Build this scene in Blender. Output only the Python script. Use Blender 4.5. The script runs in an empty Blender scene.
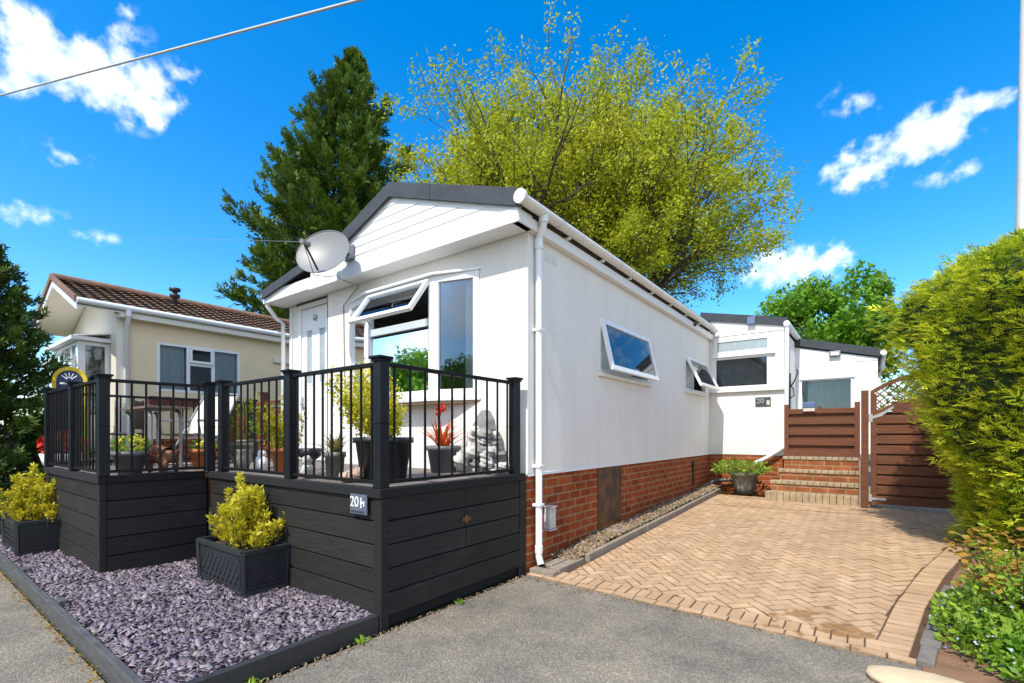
import bpy, math, random
import numpy as np
from mathutils import Vector, Matrix
R = math.radians
random.seed(7); rng = np.random.default_rng(11)
sc = bpy.context.scene
COL = sc.collection
OFF = {}

# ------------------------------------------------------------------ helpers
class MB:
    """collects shapes into one mesh"""
    def __init__(s): s.v = []; s.f = []; s.sm = []
    def add(s, vs, fs, smooth=False):
        n = len(s.v); s.v += [tuple(p) for p in vs]
        for f in fs: s.f.append([i+n for i in f]); s.sm.append(smooth)
        return s
    def box(s, x0, x1, y0, y1, z0, z1):
        if x0 > x1: x0, x1 = x1, x0
        if y0 > y1: y0, y1 = y1, y0
        if z0 > z1: z0, z1 = z1, z0
        vs = [(x0,y0,z0),(x1,y0,z0),(x1,y1,z0),(x0,y1,z0),(x0,y0,z1),(x1,y0,z1),(x1,y1,z1),(x0,y1,z1)]
        return s.add(vs, [(3,2,1,0),(4,5,6,7),(0,1,5,4),(1,2,6,5),(2,3,7,6),(3,0,4,7)])
    def beam(s, p, q, w, h, up=(0,0,1)):
        p, q = Vector(p), Vector(q); d = (q-p).normalized(); u = Vector(up)
        a = d.cross(u)
        if a.length < 1e-4: a = d.cross(Vector((1,0,0)))
        a.normalize(); b = a.cross(d).normalized()
        a = a*w/2; b = b*h/2
        vs = [p-a-b,p+a-b,p+a+b,p-a+b,q-a-b,q+a-b,q+a+b,q-a+b]
        return s.add(vs, [(3,2,1,0),(4,5,6,7),(0,1,5,4),(1,2,6,5),(2,3,7,6),(3,0,4,7)])
    def prism(s, poly, ext):
        n = len(poly); e = Vector(ext)
        vs = [Vector(p) for p in poly]+[Vector(p)+e for p in poly]
        return s.add(vs, [tuple(range(n))[::-1], tuple(range(n,2*n))]+[(i,(i+1)%n,n+(i+1)%n,n+i) for i in range(n)])
    def tube(s, pts, r, n=8, caps=True):
        pts = [Vector(p) for p in pts]; m = len(pts)
        rs = r if isinstance(r,(list,tuple)) else [r]*m
        vs = []; pa = None
        for i,p in enumerate(pts):
            d = (pts[min(i+1,m-1)]-pts[max(i-1,0)]).normalized()
            if pa is None:
                a = d.cross(Vector((0,0,1)))
                if a.length < 1e-3: a = d.cross(Vector((1,0,0)))
            else: a = pa - d*pa.dot(d)
            a.normalize(); pa = a; b = d.cross(a)
            for k in range(n):
                t = 2*math.pi*k/n; vs.append(p+(a*math.cos(t)+b*math.sin(t))*rs[i])
        fs = [(i*n+k,i*n+(k+1)%n,(i+1)*n+(k+1)%n,(i+1)*n+k) for i in range(m-1) for k in range(n)]
        s.add(vs, fs, True)
        if caps:
            s.add(vs[:n], [tuple(range(n))[::-1]]); s.add(vs[-n:], [tuple(range(n))])
        return s
    def lathe(s, prof, c=(0,0,0), n=24, wob=0):
        vs = []
        for (r,z) in prof:
            for k in range(n):
                t = 2*math.pi*k/n; rr = r*(1+wob*math.sin(3*t+z*7))
                vs.append((c[0]+rr*math.cos(t), c[1]+rr*math.sin(t), c[2]+z))
        m = len(prof)
        s.add(vs, [(i*n+k,i*n+(k+1)%n,(i+1)*n+(k+1)%n,(i+1)*n+k) for i in range(m-1) for k in range(n)], True)
        return s
    def blob(s, c, rad, seed=0, rough=.15, nu=18, nv=11):
        rr = random.Random(seed); ph = [rr.uniform(0,6.3) for _ in range(6)]
        vs = []
        for j in range(nv+1):
            t = math.pi*j/nv
            for i in range(nu):
                p = 2*math.pi*i/nu
                d = Vector((math.sin(t)*math.cos(p), math.sin(t)*math.sin(p), math.cos(t)))
                k = 1+rough*(math.sin(3*d.x+ph[0])*math.sin(3.7*d.y+ph[1])+.6*math.sin(7*d.z+ph[2]+4*d.x)+.4*math.sin(9*d.y+ph[3]))
                vs.append((c[0]+d.x*rad[0]*k, c[1]+d.y*rad[1]*k, c[2]+d.z*rad[2]*k))
        return s.add(vs, [(j*nu+i,(j+1)*nu+i,(j+1)*nu+(i+1)%nu,j*nu+(i+1)%nu) for j in range(nv) for i in range(nu)], True)
    def frame(s, o, U, V, N, w, h, t, dep):
        """rectangular window frame: outer w x h, member width t, from plane to -dep along N"""
        o,U,V,N = Vector(o),Vector(U),Vector(V),Vector(N)
        def bx(a0,a1,b0,b1):
            c = [o+U*a+V*b for a,b in ((a0,b0),(a1,b0),(a1,b1),(a0,b1))]
            s.prism(c, -N*dep)
        bx(0,w,0,t); bx(0,w,h-t,h); bx(0,t,t,h-t); bx(w-t,w,t,h-t)
        return s

def link(o): COL.objects.link(o); return o
def mesh_obj(name, v, f, m, parent=None, sm=None, world=True, bevel=0):
    me = bpy.data.meshes.new(name)
    off = OFF.get(parent.name, Vector((0,0,0))) if (parent and world) else Vector((0,0,0))
    if off.length: v = [(a-off.x,b-off.y,c-off.z) for a,b,c in v]
    me.from_pydata(v, [], f)
    if sm is not None: me.polygons.foreach_set('use_smooth', sm)
    if m: me.materials.append(m)
    o = link(bpy.data.objects.new(name, me))
    if parent:
        o.parent = parent; OFF[o.name] = off
    else: OFF[o.name] = Vector((0,0,0))
    if bevel:
        b = o.modifiers.new('bevel','BEVEL'); b.width = bevel; b.segments = 2; b.limit_method = 'ANGLE'; b.angle_limit = R(40)
    return o
def build(name, mb, m, parent=None, world=True, bevel=0, label=None):
    o = mesh_obj(name, mb.v, mb.f, m, parent, mb.sm, world, bevel)
    if label: o['label'] = label
    return o
def tag(o, label, cat, group=None):
    o['label'] = label; o['category'] = cat
    if group: o['group'] = group
    return o
def thing(name, label, cat, loc=(0,0,0), rz=0, group=None):
    o = link(bpy.data.objects.new(name, None)); o.location = loc; o.rotation_euler = (0,0,rz)
    o.empty_display_size = .1
    OFF[o.name] = Vector(loc)
    return tag(o, label, cat, group)
def struct(name, mb, m, kind='structure', bevel=0):
    o = build(name, mb, m, bevel=bevel); o['kind'] = kind; return o
def tri_mesh(name, V, F, m, parent=None, attr=None, world=True):
    """V (n,3) F (m,3|4) numpy -> object; attr: per-vertex float"""
    V = np.asarray(V, dtype=np.float32).copy()
    if parent is not None and world: V -= np.array(OFF.get(parent.name, Vector((0,0,0))), dtype=np.float32)
    k = F.shape[1]; me = bpy.data.meshes.new(name)
    me.vertices.add(len(V)); me.vertices.foreach_set('co', V.ravel())
    me.loops.add(F.size); me.loops.foreach_set('vertex_index', F.ravel().astype(np.int32))
    me.polygons.add(len(F)); me.polygons.foreach_set('loop_start', np.arange(0,F.size,k,dtype=np.int32))
    me.update(calc_edges=True)
    if attr is not None:
        a = me.attributes.new('tip','FLOAT','POINT'); a.data.foreach_set('value', np.asarray(attr,dtype=np.float32))
    me.materials.append(m); me.validate()
    o = link(bpy.data.objects.new(name, me))
    if parent is not None:
        o.parent = parent; OFF[o.name] = OFF.get(parent.name, Vector((0,0,0)))
    return o
def each(name, boxes, m, parent, bevel=0):
    for q in boxes: build(name, MB().box(*q), m, parent, bevel=bevel)
def copy_tree(o, parent=None):
    c = o.copy(); COL.objects.link(c)
    if parent: c.parent = parent
    for ch in list(o.children): copy_tree(ch, c)
    return c

# ------------------------------------------------------------------ materials
def newmat(name):
    m = bpy.data.materials.new(name); m.use_nodes = True
    nt = m.node_tree; b = nt.nodes['Principled BSDF']
    return m, nt, b
def N(nt, typ, **kw):
    n = nt.nodes.new(typ)
    for k,v in kw.items():
        if k in n.inputs.keys() if hasattr(n.inputs,'keys') else False: n.inputs[k].default_value = v
        else: setattr(n, k, v)
    return n
def c4(c): return (c[0],c[1],c[2],1)
def pbr(name, col, rough=.6, var=.12, scale=6, bump=0, bscale=60, metal=0, spec=.5, col2=None, detail=6, stretch=None, contrast=1):
    m, nt, b = newmat(name)
    L = nt.links.new
    tc = N(nt,'ShaderNodeTexCoord')
    src = tc.outputs['Object']
    if stretch:
        mp = N(nt,'ShaderNodeMapping'); mp.inputs['Scale'].default_value = stretch; L(src, mp.inputs['Vector']); src = mp.outputs['Vector']
    nz = N(nt,'ShaderNodeTexNoise'); nz.inputs['Scale'].default_value = scale; nz.inputs['Detail'].default_value = detail; nz.inputs['Roughness'].default_value = .65
    L(src, nz.inputs['Vector'])
    cr = N(nt,'ShaderNodeValToRGB'); cr.color_ramp.elements[0].position = .5-.22/contrast; cr.color_ramp.elements[1].position = .5+.22/contrast
    a = col; bb = col2 if col2 else tuple(min(1,c*(1+var)) for c in col)
    if not col2: a = tuple(c*(1-var) for c in col)
    cr.color_ramp.elements[0].color = c4(a); cr.color_ramp.elements[1].color = c4(bb)
    L(nz.outputs['Fac'], cr.inputs['Fac']); L(cr.outputs['Color'], b.inputs['Base Color'])
    b.inputs['Roughness'].default_value = rough; b.inputs['Metallic'].default_value = metal
    b.inputs['Specular IOR Level'].default_value = spec
    if bump:
        n2 = N(nt,'ShaderNodeTexNoise'); n2.inputs['Scale'].default_value = bscale; n2.inputs['Detail'].default_value = 4
        L(src, n2.inputs['Vector'])
        bp = N(nt,'ShaderNodeBump'); bp.inputs['Strength'].default_value = bump; bp.inputs['Distance'].default_value = .01
        L(n2.outputs['Fac'], bp.inputs['Height']); L(bp.outputs['Normal'], b.inputs['Normal'])
    return m
def leafmat(name, dark, light, tipcol=None, rough=.5, transl=.35, nscale=1.2):
    """island-random + clump noise colour, optional yellow tips along the 'tip' attribute"""
    m, nt, b = newmat(name); L = nt.links.new
    g = N(nt,'ShaderNodeNewGeometry'); tc = N(nt,'ShaderNodeTexCoord')
    nz = N(nt,'ShaderNodeTexNoise'); nz.inputs['Scale'].default_value = nscale; nz.inputs['Detail'].default_value = 3
    L(tc.outputs['Object'], nz.inputs['Vector'])
    ad = N(nt,'ShaderNodeMath', operation='MULTIPLY_ADD'); ad.inputs[1].default_value = .55
    mu = N(nt,'ShaderNodeMath', operation='MULTIPLY_ADD'); mu.inputs[1].default_value = 1.3; mu.inputs[2].default_value = -.42
    L(nz.outputs['Fac'], mu.inputs[0]); L(g.outputs['Random Per Island'], ad.inputs[0]); L(mu.outputs[0], ad.inputs[2])
    cr = N(nt,'ShaderNodeValToRGB'); cr.color_ramp.elements[0].color = c4(dark); cr.color_ramp.elements[1].color = c4(light)
    L(ad.outputs[0], cr.inputs['Fac']); out = cr.outputs['Color']
    if tipcol:
        at = N(nt,'ShaderNodeAttribute', attribute_name='tip')
        mx = N(nt,'ShaderNodeMix', data_type='RGBA'); mx.inputs['B'].default_value = c4(tipcol)
        L(at.outputs['Fac'], mx.inputs[0]); L(out, mx.inputs[6]); mx.inputs[7].default_value = c4(tipcol); out = mx.outputs[2]
    L(out, b.inputs['Base Color']); b.inputs['Roughness'].default_value = rough; b.inputs['Specular IOR Level'].default_value = .3
    tr = N(nt,'ShaderNodeBsdfTranslucent'); L(out, tr.inputs['Color'])
    ms = N(nt,'ShaderNodeMixShader'); ms.inputs[0].default_value = transl
    L(b.outputs[0], ms.inputs[1]); L(tr.outputs[0], ms.inputs[2]); L(ms.outputs[0], nt.nodes['Material Output'].inputs['Surface'])
    return m
def brickmat(name, c1, c2, mortar, bw=.275, bh=.098, ms=.013, axis='yz'):
    m, nt, b = newmat(name); L = nt.links.new
    tc = N(nt,'ShaderNodeNewGeometry'); sp = N(nt,'ShaderNodeSeparateXYZ'); L(tc.outputs['Position'], sp.inputs[0])
    ad = N(nt,'ShaderNodeMath', operation='ADD'); L(sp.outputs['X'], ad.inputs[0]); L(sp.outputs['Y'], ad.inputs[1])
    cb = N(nt,'ShaderNodeCombineXYZ'); L(ad.outputs[0], cb.inputs['X']); L(sp.outputs['Z'], cb.inputs['Y'])
    br = N(nt,'ShaderNodeTexBrick'); L(cb.outputs[0], br.inputs['Vector'])
    br.inputs['Scale'].default_value = 1; br.inputs['Brick Width'].default_value = bw; br.inputs['Row Height'].default_value = bh
    br.inputs['Mortar Size'].default_value = ms; br.inputs['Mortar Smooth'].default_value = .2; br.inputs['Bias'].default_value = 0
    br.inputs['Color1'].default_value = c4(c1); br.inputs['Color2'].default_value = c4(c2); br.inputs['Mortar'].default_value = c4(mortar)
    nz = N(nt,'ShaderNodeTexNoise'); nz.inputs['Scale'].default_value = 3.5; nz.inputs['Detail'].default_value = 8; L(tc.outputs['Position'], nz.inputs['Vector'])
    cr = N(nt,'ShaderNodeValToRGB'); cr.color_ramp.elements[0].color = (.62,.62,.62,1); cr.color_ramp.elements[1].color = (1.15,1.12,1.08,1)
    cr.color_ramp.elements[0].position = .3; cr.color_ramp.elements[1].position = .7
    L(nz.outputs['Fac'], cr.inputs['Fac'])
    mx = N(nt,'ShaderNodeMix', data_type='RGBA', blend_type='MULTIPLY'); mx.inputs[0].default_value = 1
    L(br.outputs['Color'], mx.inputs[6]); L(cr.outputs['Color'], mx.inputs[7]); L(mx.outputs[2], b.inputs['Base Color'])
    b.inputs['Roughness'].default_value = .85; b.inputs['Specular IOR Level'].default_value = .2
    n2 = N(nt,'ShaderNodeTexNoise'); n2.inputs['Scale'].default_value = 90; L(tc.outputs['Position'], n2.inputs['Vector'])
    hm = N(nt,'ShaderNodeMath', operation='MULTIPLY_ADD'); hm.inputs[1].default_value = -1.2
    L(br.outputs['Fac'], hm.inputs[0]); L(n2.outputs['Fac'], hm.inputs[2])
    bp = N(nt,'ShaderNodeBump'); bp.inputs['Strength'].default_value = .6; bp.inputs['Distance'].default_value = .008
    L(hm.outputs[0], bp.inputs['Height']); L(bp.outputs['Normal'], b.inputs['Normal'])
    return m
def glassmat(name, ior=2.1, tint=(.82,.88,.9)):
    m, nt, b = newmat(name); L = nt.links.new; nt.nodes.remove(b)
    fr = N(nt,'ShaderNodeFresnel'); fr.inputs['IOR'].default_value = ior
    tr = N(nt,'ShaderNodeBsdfTransparent'); tr.inputs['Color'].default_value = c4(tint)
    gl = N(nt,'ShaderNodeBsdfGlossy'); gl.inputs['Roughness'].default_value = .02; gl.inputs['Color'].default_value = (.95,.97,1,1)
    nz = N(nt,'ShaderNodeTexNoise'); nz.inputs['Scale'].default_value = 1.5
    bp = N(nt,'ShaderNodeBump'); bp.inputs['Strength'].default_value = .02; L(nz.outputs['Fac'], bp.inputs['Height']); L(bp.outputs[0], gl.inputs['Normal'])
    ms = N(nt,'ShaderNodeMixShader'); L(fr.outputs[0], ms.inputs[0]); L(tr.outputs[0], ms.inputs[1]); L(gl.outputs[0], ms.inputs[2])
    L(ms.outputs[0], nt.nodes['Material Output'].inputs['Surface'])
    return m

M = {}
def stucco():
    m,nt,b=newmat('white_stucco'); L=nt.links.new; g=N(nt,'ShaderNodeNewGeometry')
    def noise(sc_,det,stretch=None):
        n=N(nt,'ShaderNodeTexNoise'); n.inputs['Scale'].default_value=sc_; n.inputs['Detail'].default_value=det; src=g.outputs['Position']
        if stretch:
            mp=N(nt,'ShaderNodeMapping'); mp.inputs['Scale'].default_value=stretch; L(src,mp.inputs['Vector']); src=mp.outputs[0]
        L(src,n.inputs['Vector']); return n.outputs['Fac']
    def ramp(f,p0,p1,c0,c1):
        r=N(nt,'ShaderNodeValToRGB'); e=r.color_ramp.elements; e[0].position=p0; e[1].position=p1; e[0].color=c4(c0); e[1].color=c4(c1); L(f,r.inputs['Fac']); return r.outputs['Color']
    def mul(a,b2):
        x=N(nt,'ShaderNodeMix',data_type='RGBA',blend_type='MULTIPLY'); x.inputs[0].default_value=1; L(a,x.inputs[6]); L(b2,x.inputs[7]); return x.outputs[2]
    c=ramp(noise(1.6,8),.3,.7,(.775,.748,.70),(.82,.798,.755))
    c=mul(c,ramp(noise(45,4),.35,.65,(.93,.93,.925),(1.03,1.03,1.03)))
    c=mul(c,ramp(noise(2.2,6,(2.2,2.2,.35)),.25,.6,(.955,.945,.925),(1,1,1)))
    L(c,b.inputs['Base Color']); b.inputs['Roughness'].default_value=.9; b.inputs['Specular IOR Level'].default_value=.2
    bp=N(nt,'ShaderNodeBump'); bp.inputs['Strength'].default_value=.5; bp.inputs['Distance'].default_value=.010; L(noise(60,5),bp.inputs['Height']); L(bp.outputs['Normal'],b.inputs['Normal']); return m
M['stucco'] = stucco()
M['upvc'] = pbr('white_upvc', (.80,.80,.79), .3, .02, 4)
M['upvc_old'] = pbr('weathered_upvc', (.74,.70,.65), .4, .06, 3, col2=(.80,.785,.76))
M['clad'] = pbr('white_cladding', (.80,.80,.79), .4, .02, 3)
M['felt'] = pbr('grey_roof_felt', (.045,.052,.062), .8, .25, 5, .4, 160)
M['brick'] = brickmat('red_brick', (.36,.082,.022), (.25,.046,.013), (.33,.19,.10))
M['stepbrick'] = brickmat('brown_step_brick', (.34,.115,.045), (.25,.08,.03), (.34,.22,.12))
M['glass'] = glassmat('window_glass',1.72)
M['glass_dark'] = glassmat('dim_glass', 1.5)
M['inside'] = pbr('interior_floor', (.08,.06,.05), .7)
M['curtain'] = pbr('curtain_cloth', (.72,.72,.70), .9, .08, 8)
M['curtain_green'] = pbr('pale_green_curtain', (.50,.60,.56), .9, .1, 8)
M['rust'] = pbr('rusty_metal', (.045,.03,.02), .7, .3, 5, .3, 60, col2=(.17,.075,.025), contrast=1.6)
def deckpaint():
    m,nt,b=newmat('black_deck_paint'); L=nt.links.new; g=N(nt,'ShaderNodeNewGeometry'); tc=N(nt,'ShaderNodeTexCoord')
    r=N(nt,'ShaderNodeValToRGB'); r.color_ramp.elements[0].color=(.0145,.0140,.0136,1); r.color_ramp.elements[1].color=(.025,.024,.0228,1); L(g.outputs['Random Per Island'],r.inputs['Fac'])
    mp=N(nt,'ShaderNodeMapping'); mp.inputs['Scale'].default_value=(1.3,1.3,26); L(tc.outputs['Object'],mp.inputs['Vector'])
    n=N(nt,'ShaderNodeTexNoise'); n.inputs['Scale'].default_value=3; n.inputs['Detail'].default_value=8; L(mp.outputs[0],n.inputs['Vector'])
    r2=N(nt,'ShaderNodeValToRGB'); r2.color_ramp.elements[0].position=.3; r2.color_ramp.elements[1].position=.75; r2.color_ramp.elements[0].color=(.7,.7,.7,1); r2.color_ramp.elements[1].color=(1.5,1.45,1.4,1); L(n.outputs['Fac'],r2.inputs['Fac'])
    n3=N(nt,'ShaderNodeTexNoise'); n3.inputs['Scale'].default_value=1.7; n3.inputs['Detail'].default_value=9; n3.inputs['Roughness'].default_value=.7; L(tc.outputs['Object'],n3.inputs['Vector'])
    r3=N(nt,'ShaderNodeValToRGB'); r3.color_ramp.elements[0].position=.55; r3.color_ramp.elements[1].position=.8; r3.color_ramp.elements[0].color=(1,1,1,1); r3.color_ramp.elements[1].color=(1.9,1.86,1.8,1); L(n3.outputs['Fac'],r3.inputs['Fac'])
    a=N(nt,'ShaderNodeMix',data_type='RGBA',blend_type='MULTIPLY'); a.inputs[0].default_value=1; L(r.outputs[0],a.inputs[6]); L(r2.outputs[0],a.inputs[7])
    c=N(nt,'ShaderNodeMix',data_type='RGBA',blend_type='MULTIPLY'); c.inputs[0].default_value=1; L(a.outputs[2],c.inputs[6]); L(r3.outputs[0],c.inputs[7]); L(c.outputs[2],b.inputs['Base Color'])
    b.inputs['Roughness'].default_value=.68; b.inputs['Specular IOR Level'].default_value=.25
    bp=N(nt,'ShaderNodeBump'); bp.inputs['Strength'].default_value=.35; bp.inputs['Distance'].default_value=.004; L(n.outputs['Fac'],bp.inputs['Height']); L(bp.outputs[0],b.inputs['Normal']); return m
M['deckpaint'] = deckpaint()
M['deckgap'] = pbr('dark_void', (.006,.006,.006), .9)
M['railpost'] = pbr('dark_blue_black_metal', (.010,.012,.015), .5, .2, 5, .05, 60, spec=.25)
M['rail'] = pbr('black_metal_rail', (.008,.008,.008), .5, .2, 5, spec=.2)
M['deckfloor'] = pbr('weathered_deck_boards', (.16,.135,.12), .8, .25, 3, .3, 40, stretch=(1,12,1))
M['trough'] = pbr('black_plastic_planter', (.020,.024,.028), .45, .2, 6, .1, 80)
M['soil'] = pbr('dark_soil', (.045,.03,.02), .95, .4, 14, .9, 50)
M['terracotta'] = pbr('terracotta', (.42,.13,.035), .75, .2, 6, .2, 60)
M['greypot'] = pbr('grey_stone_pot', (.13,.135,.14), .6, .25, 6, .2, 50)
M['stonepot'] = pbr('mottled_stone_pot', (.20,.19,.165), .7, .3, 9, .3, 40)
M['blackpot'] = pbr('black_glazed_pot', (.014,.014,.016), .35, .3, 5)
M['rock'] = pbr('pale_rock', (.30,.29,.27), .9, .4, 7, .8, 18, col2=(.62,.61,.58))
M['greyrock'] = pbr('grey_rock', (.16,.165,.15), .9, .4, 8, .8, 18, col2=(.34,.34,.32))
M['cream'] = pbr('cream_render', (.82,.66,.43), .85, .05, 2, .4, 90, spec=.2)
M['creamtrim'] = pbr('cream_trim', (.76,.71,.60), .5, .04, 3)
M['tile'] = pbr('brown_roof_tile', (.15,.082,.05), .8, .35, 3.5, .3, 50, col2=(.29,.165,.10))
M['wood'] = pbr('brown_stained_timber', (.080,.024,.008), .6, .3, 2.2, .3, 25, col2=(.185,.060,.018), stretch=(1.5,1.5,16))
M['galv'] = pbr('galvanised_metal', (.50,.50,.48), .4, .15, 8, metal=.6)
M['iron'] = pbr('black_iron', (.02,.018,.016), .5)
M['kerb'] = pbr('concrete_edging', (.24,.20,.155), .9, .25, 5, .5, 60)
M['kerbdark'] = pbr('dark_grey_kerb', (.17,.15,.13), .9, .4, 5, .5, 60)
M['coping'] = pbr('mossy_step_brick', (.25,.175,.10), .9, .35, 6, .6, 40, col2=(.44,.35,.22))
M['sleeper'] = pbr('black_timber_edging', (.028,.028,.028), .55, .3, 3, .3, 30, stretch=(2,8,12))
M['sleepergrey'] = pbr('weathered_grey_edging', (.075,.078,.078), .6, .35, 3, .3, 30, stretch=(2,8,12))
M['dish'] = pbr('grey_dish_metal', (.185,.19,.19), .45, .06, 5)
M['black'] = pbr('black_plastic', (.015,.015,.016), .45)
M['bark'] = pbr('bark', (.10,.075,.05), .9, .35, 5, .6, 20)
M['barkdark'] = pbr('dark_bark', (.045,.03,.02), .9, .35, 5, .6, 20)
M['red'] = pbr('red_petals', (.62,.02,.015), .55, .2, 20)
M['yellow'] = pbr('yellow_paint', (.72,.50,.01), .45, .06, 4)
M['navy'] = pbr('navy_paint', (.012,.02,.075), .45, .15, 4)
M['white'] = pbr('white_paint', (.80,.80,.80), .5, .03, 4)
M['pole'] = pbr('pale_painted_pole', (.62,.61,.58), .5, .08, 3)
M['cable'] = pbr('pale_cable', (.55,.56,.58), .5, .1, 4)
M['cabledark'] = pbr('grey_cable', (.25,.27,.30), .5, .1, 4)
M['sling'] = pbr('pale_beige_sling', (.60,.52,.44), .8, .06, 20)
M['alu'] = pbr('grey_painted_tube', (.20,.21,.22), .4, .15, 5, metal=.3)
M['slatewood'] = pbr('grey_weathered_wood', (.17,.13,.10), .8, .3, 4, .3, 30, stretch=(2,10,2))
M['sillbrick'] = pbr('red_brown_sill', (.12,.03,.02), .6, .2, 5)
M['plaque'] = pbr('slate_blue_plaque', (.10,.12,.165), .3, .15, 8)
M['plaquedark'] = pbr('dark_slate_plaque', (.05,.055,.07), .5, .2, 8)
M['solar'] = pbr('solar_panel', (.12,.17,.28), .2, .1, 6)
M['cloudy'] = pbr('frosted_glass', (.34,.40,.42), .15, .15, 10)
M['rustfig'] = pbr('rusty_brown_metal', (.20,.075,.035), .6, .4, 9, .3, 30)

# slate chips: per-island purple/grey
def islandmat(name, cols, rough=.6, spec=.4, bump=0, bscale=60, big=None):
    m, nt, b = newmat(name); L = nt.links.new
    g = N(nt,'ShaderNodeNewGeometry'); cr = N(nt,'ShaderNodeValToRGB')
    e = cr.color_ramp.elements
    while len(e) < len(cols): e.new(.5)
    for i,c in enumerate(cols): e[i].position = i/(len(cols)-1); e[i].color = c4(c)
    L(g.outputs['Random Per Island'], cr.inputs['Fac'])
    out = cr.outputs['Color']
    nz = N(nt,'ShaderNodeTexNoise'); nz.inputs['Scale'].default_value = 2.2; nz.inputs['Detail'].default_value = 9; nz.inputs['Roughness'].default_value = .7; L(g.outputs['Position'], nz.inputs['Vector'])
    c2 = N(nt,'ShaderNodeValToRGB'); c2.color_ramp.elements[0].position = .3; c2.color_ramp.elements[1].position = .72
    lo, hi = big if big else ((.78,.78,.78),(1.15,1.15,1.15))
    c2.color_ramp.elements[0].color = c4(lo); c2.color_ramp.elements[1].color = c4(hi)
    L(nz.outputs['Fac'], c2.inputs['Fac'])
    mx = N(nt,'ShaderNodeMix', data_type='RGBA', blend_type='MULTIPLY'); mx.inputs[0].default_value = 1
    L(out, mx.inputs[6]); L(c2.outputs['Color'], mx.inputs[7]); out = mx.outputs[2]
    L(out, b.inputs['Base Color']); b.inputs['Roughness'].default_value = rough; b.inputs['Specular IOR Level'].default_value = spec
    if name.startswith('buff'):     # damp rusty stain where the drive meets the road
        mp = N(nt,'ShaderNodeMapping'); mp.vector_type='POINT'; mp.inputs['Location'].default_value=(.28,-4.42,0); L(g.outputs['Position'],mp.inputs['Vector'])
        ln = N(nt,'ShaderNodeVectorMath',operation='LENGTH'); L(mp.outputs[0],ln.inputs[0])
        ns = N(nt,'ShaderNodeTexNoise'); ns.inputs['Scale'].default_value=4.5; ns.inputs['Detail'].default_value=3; L(g.outputs['Position'],ns.inputs['Vector'])
        ma = N(nt,'ShaderNodeMath',operation='MULTIPLY_ADD'); ma.inputs[1].default_value=2.2; L(ns.outputs['Fac'],ma.inputs[0]); L(ln.outputs['Value'],ma.inputs[2])
        mr_ = N(nt,'ShaderNodeMapRange'); mr_.inputs['From Min'].default_value=1.30; mr_.inputs['From Max'].default_value=1.18; L(ma.outputs[0],mr_.inputs['Value'])
        m3 = N(nt,'ShaderNodeMix', data_type='RGBA', blend_type='MULTIPLY'); L(mr_.outputs[0],m3.inputs[0]); L(out,m3.inputs[6]); m3.inputs[7].default_value=(.62,.50,.36,1); L(m3.outputs[2], b.inputs['Base Color'])
    if bump:
        n2 = N(nt,'ShaderNodeTexNoise'); n2.inputs['Scale'].default_value = bscale; n2.inputs['Detail'].default_value = 5; L(g.outputs['Position'], n2.inputs['Vector'])
        bp = N(nt,'ShaderNodeBump'); bp.inputs['Strength'].default_value = bump; bp.inputs['Distance'].default_value = .006
        L(n2.outputs['Fac'], bp.inputs['Height']); L(bp.outputs['Normal'], b.inputs['Normal'])
    return m
M['slate'] = islandmat('plum_slate_chips', [(.095,.073,.095),(.18,.142,.182),(.25,.208,.25),(.125,.10,.128),(.33,.285,.32),(.26,.21,.205),(.20,.158,.205)], .55)
M['pea'] = islandmat('brown_pea_gravel', [(.14,.09,.05),(.26,.18,.10),(.36,.27,.17),(.10,.08,.06)], .7)
M['paver'] = islandmat('buff_block_paver', [(.42,.278,.165),(.49,.332,.208),(.455,.302,.18),(.53,.367,.238),(.43,.284,.17),(.475,.316,.188)], .85, .2, .5, 70, big=((.70,.68,.64),(1.12,1.11,1.09)))
M['sand'] = pbr('joint_sand', (.085,.045,.02), .95, .3, 12, .6, 60)

def asphalt():
    m, nt, b = newmat('worn_asphalt'); L = nt.links.new
    g = N(nt,'ShaderNodeNewGeometry')
    v = N(nt,'ShaderNodeTexVoronoi'); v.inputs['Scale'].default_value = 105; L(g.outputs['Position'], v.inputs['Vector'])
    hs = N(nt,'ShaderNodeSeparateColor'); L(v.outputs['Color'], hs.inputs[0])
    cr = N(nt,'ShaderNodeValToRGB'); e = cr.color_ramp.elements
    e[0].color = (.135,.122,.100,1); e[1].color = (.275,.25,.207,1); e.new(.6).color = (.187,.170,.142,1)
    L(hs.outputs[0], cr.inputs['Fac'])
    n1 = N(nt,'ShaderNodeTexNoise'); n1.inputs['Scale'].default_value = 1.3; n1.inputs['Detail'].default_value = 9; n1.inputs['Roughness'].default_value = .65; L(g.outputs['Position'], n1.inputs['Vector'])
    c2 = N(nt,'ShaderNodeValToRGB'); c2.color_ramp.elements[0].position = .32; c2.color_ramp.elements[1].position = .7
    c2.color_ramp.elements[0].color = (.66,.665,.68,1); c2.color_ramp.elements[1].color = (1.42,1.35,1.22,1); L(n1.outputs['Fac'], c2.inputs['Fac'])
    mx = N(nt,'ShaderNodeMix', data_type='RGBA', blend_type='MULTIPLY'); mx.inputs[0].default_value = 1
    L(cr.outputs['Color'], mx.inputs[6]); L(c2.outputs['Color'], mx.inputs[7]); L(mx.outputs[2], b.inputs['Base Color'])
    b.inputs['Roughness'].default_value = .9; b.inputs['Specular IOR Level'].default_value = .25
    bp = N(nt,'ShaderNodeBump'); bp.inputs['Strength'].default_value = .7; bp.inputs['Distance'].default_value = .006
    L(v.outputs['Distance'], bp.inputs['Height']); bp.invert = True; L(bp.outputs['Normal'], b.inputs['Normal'])
    return m
M['asphalt'] = asphalt()
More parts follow.
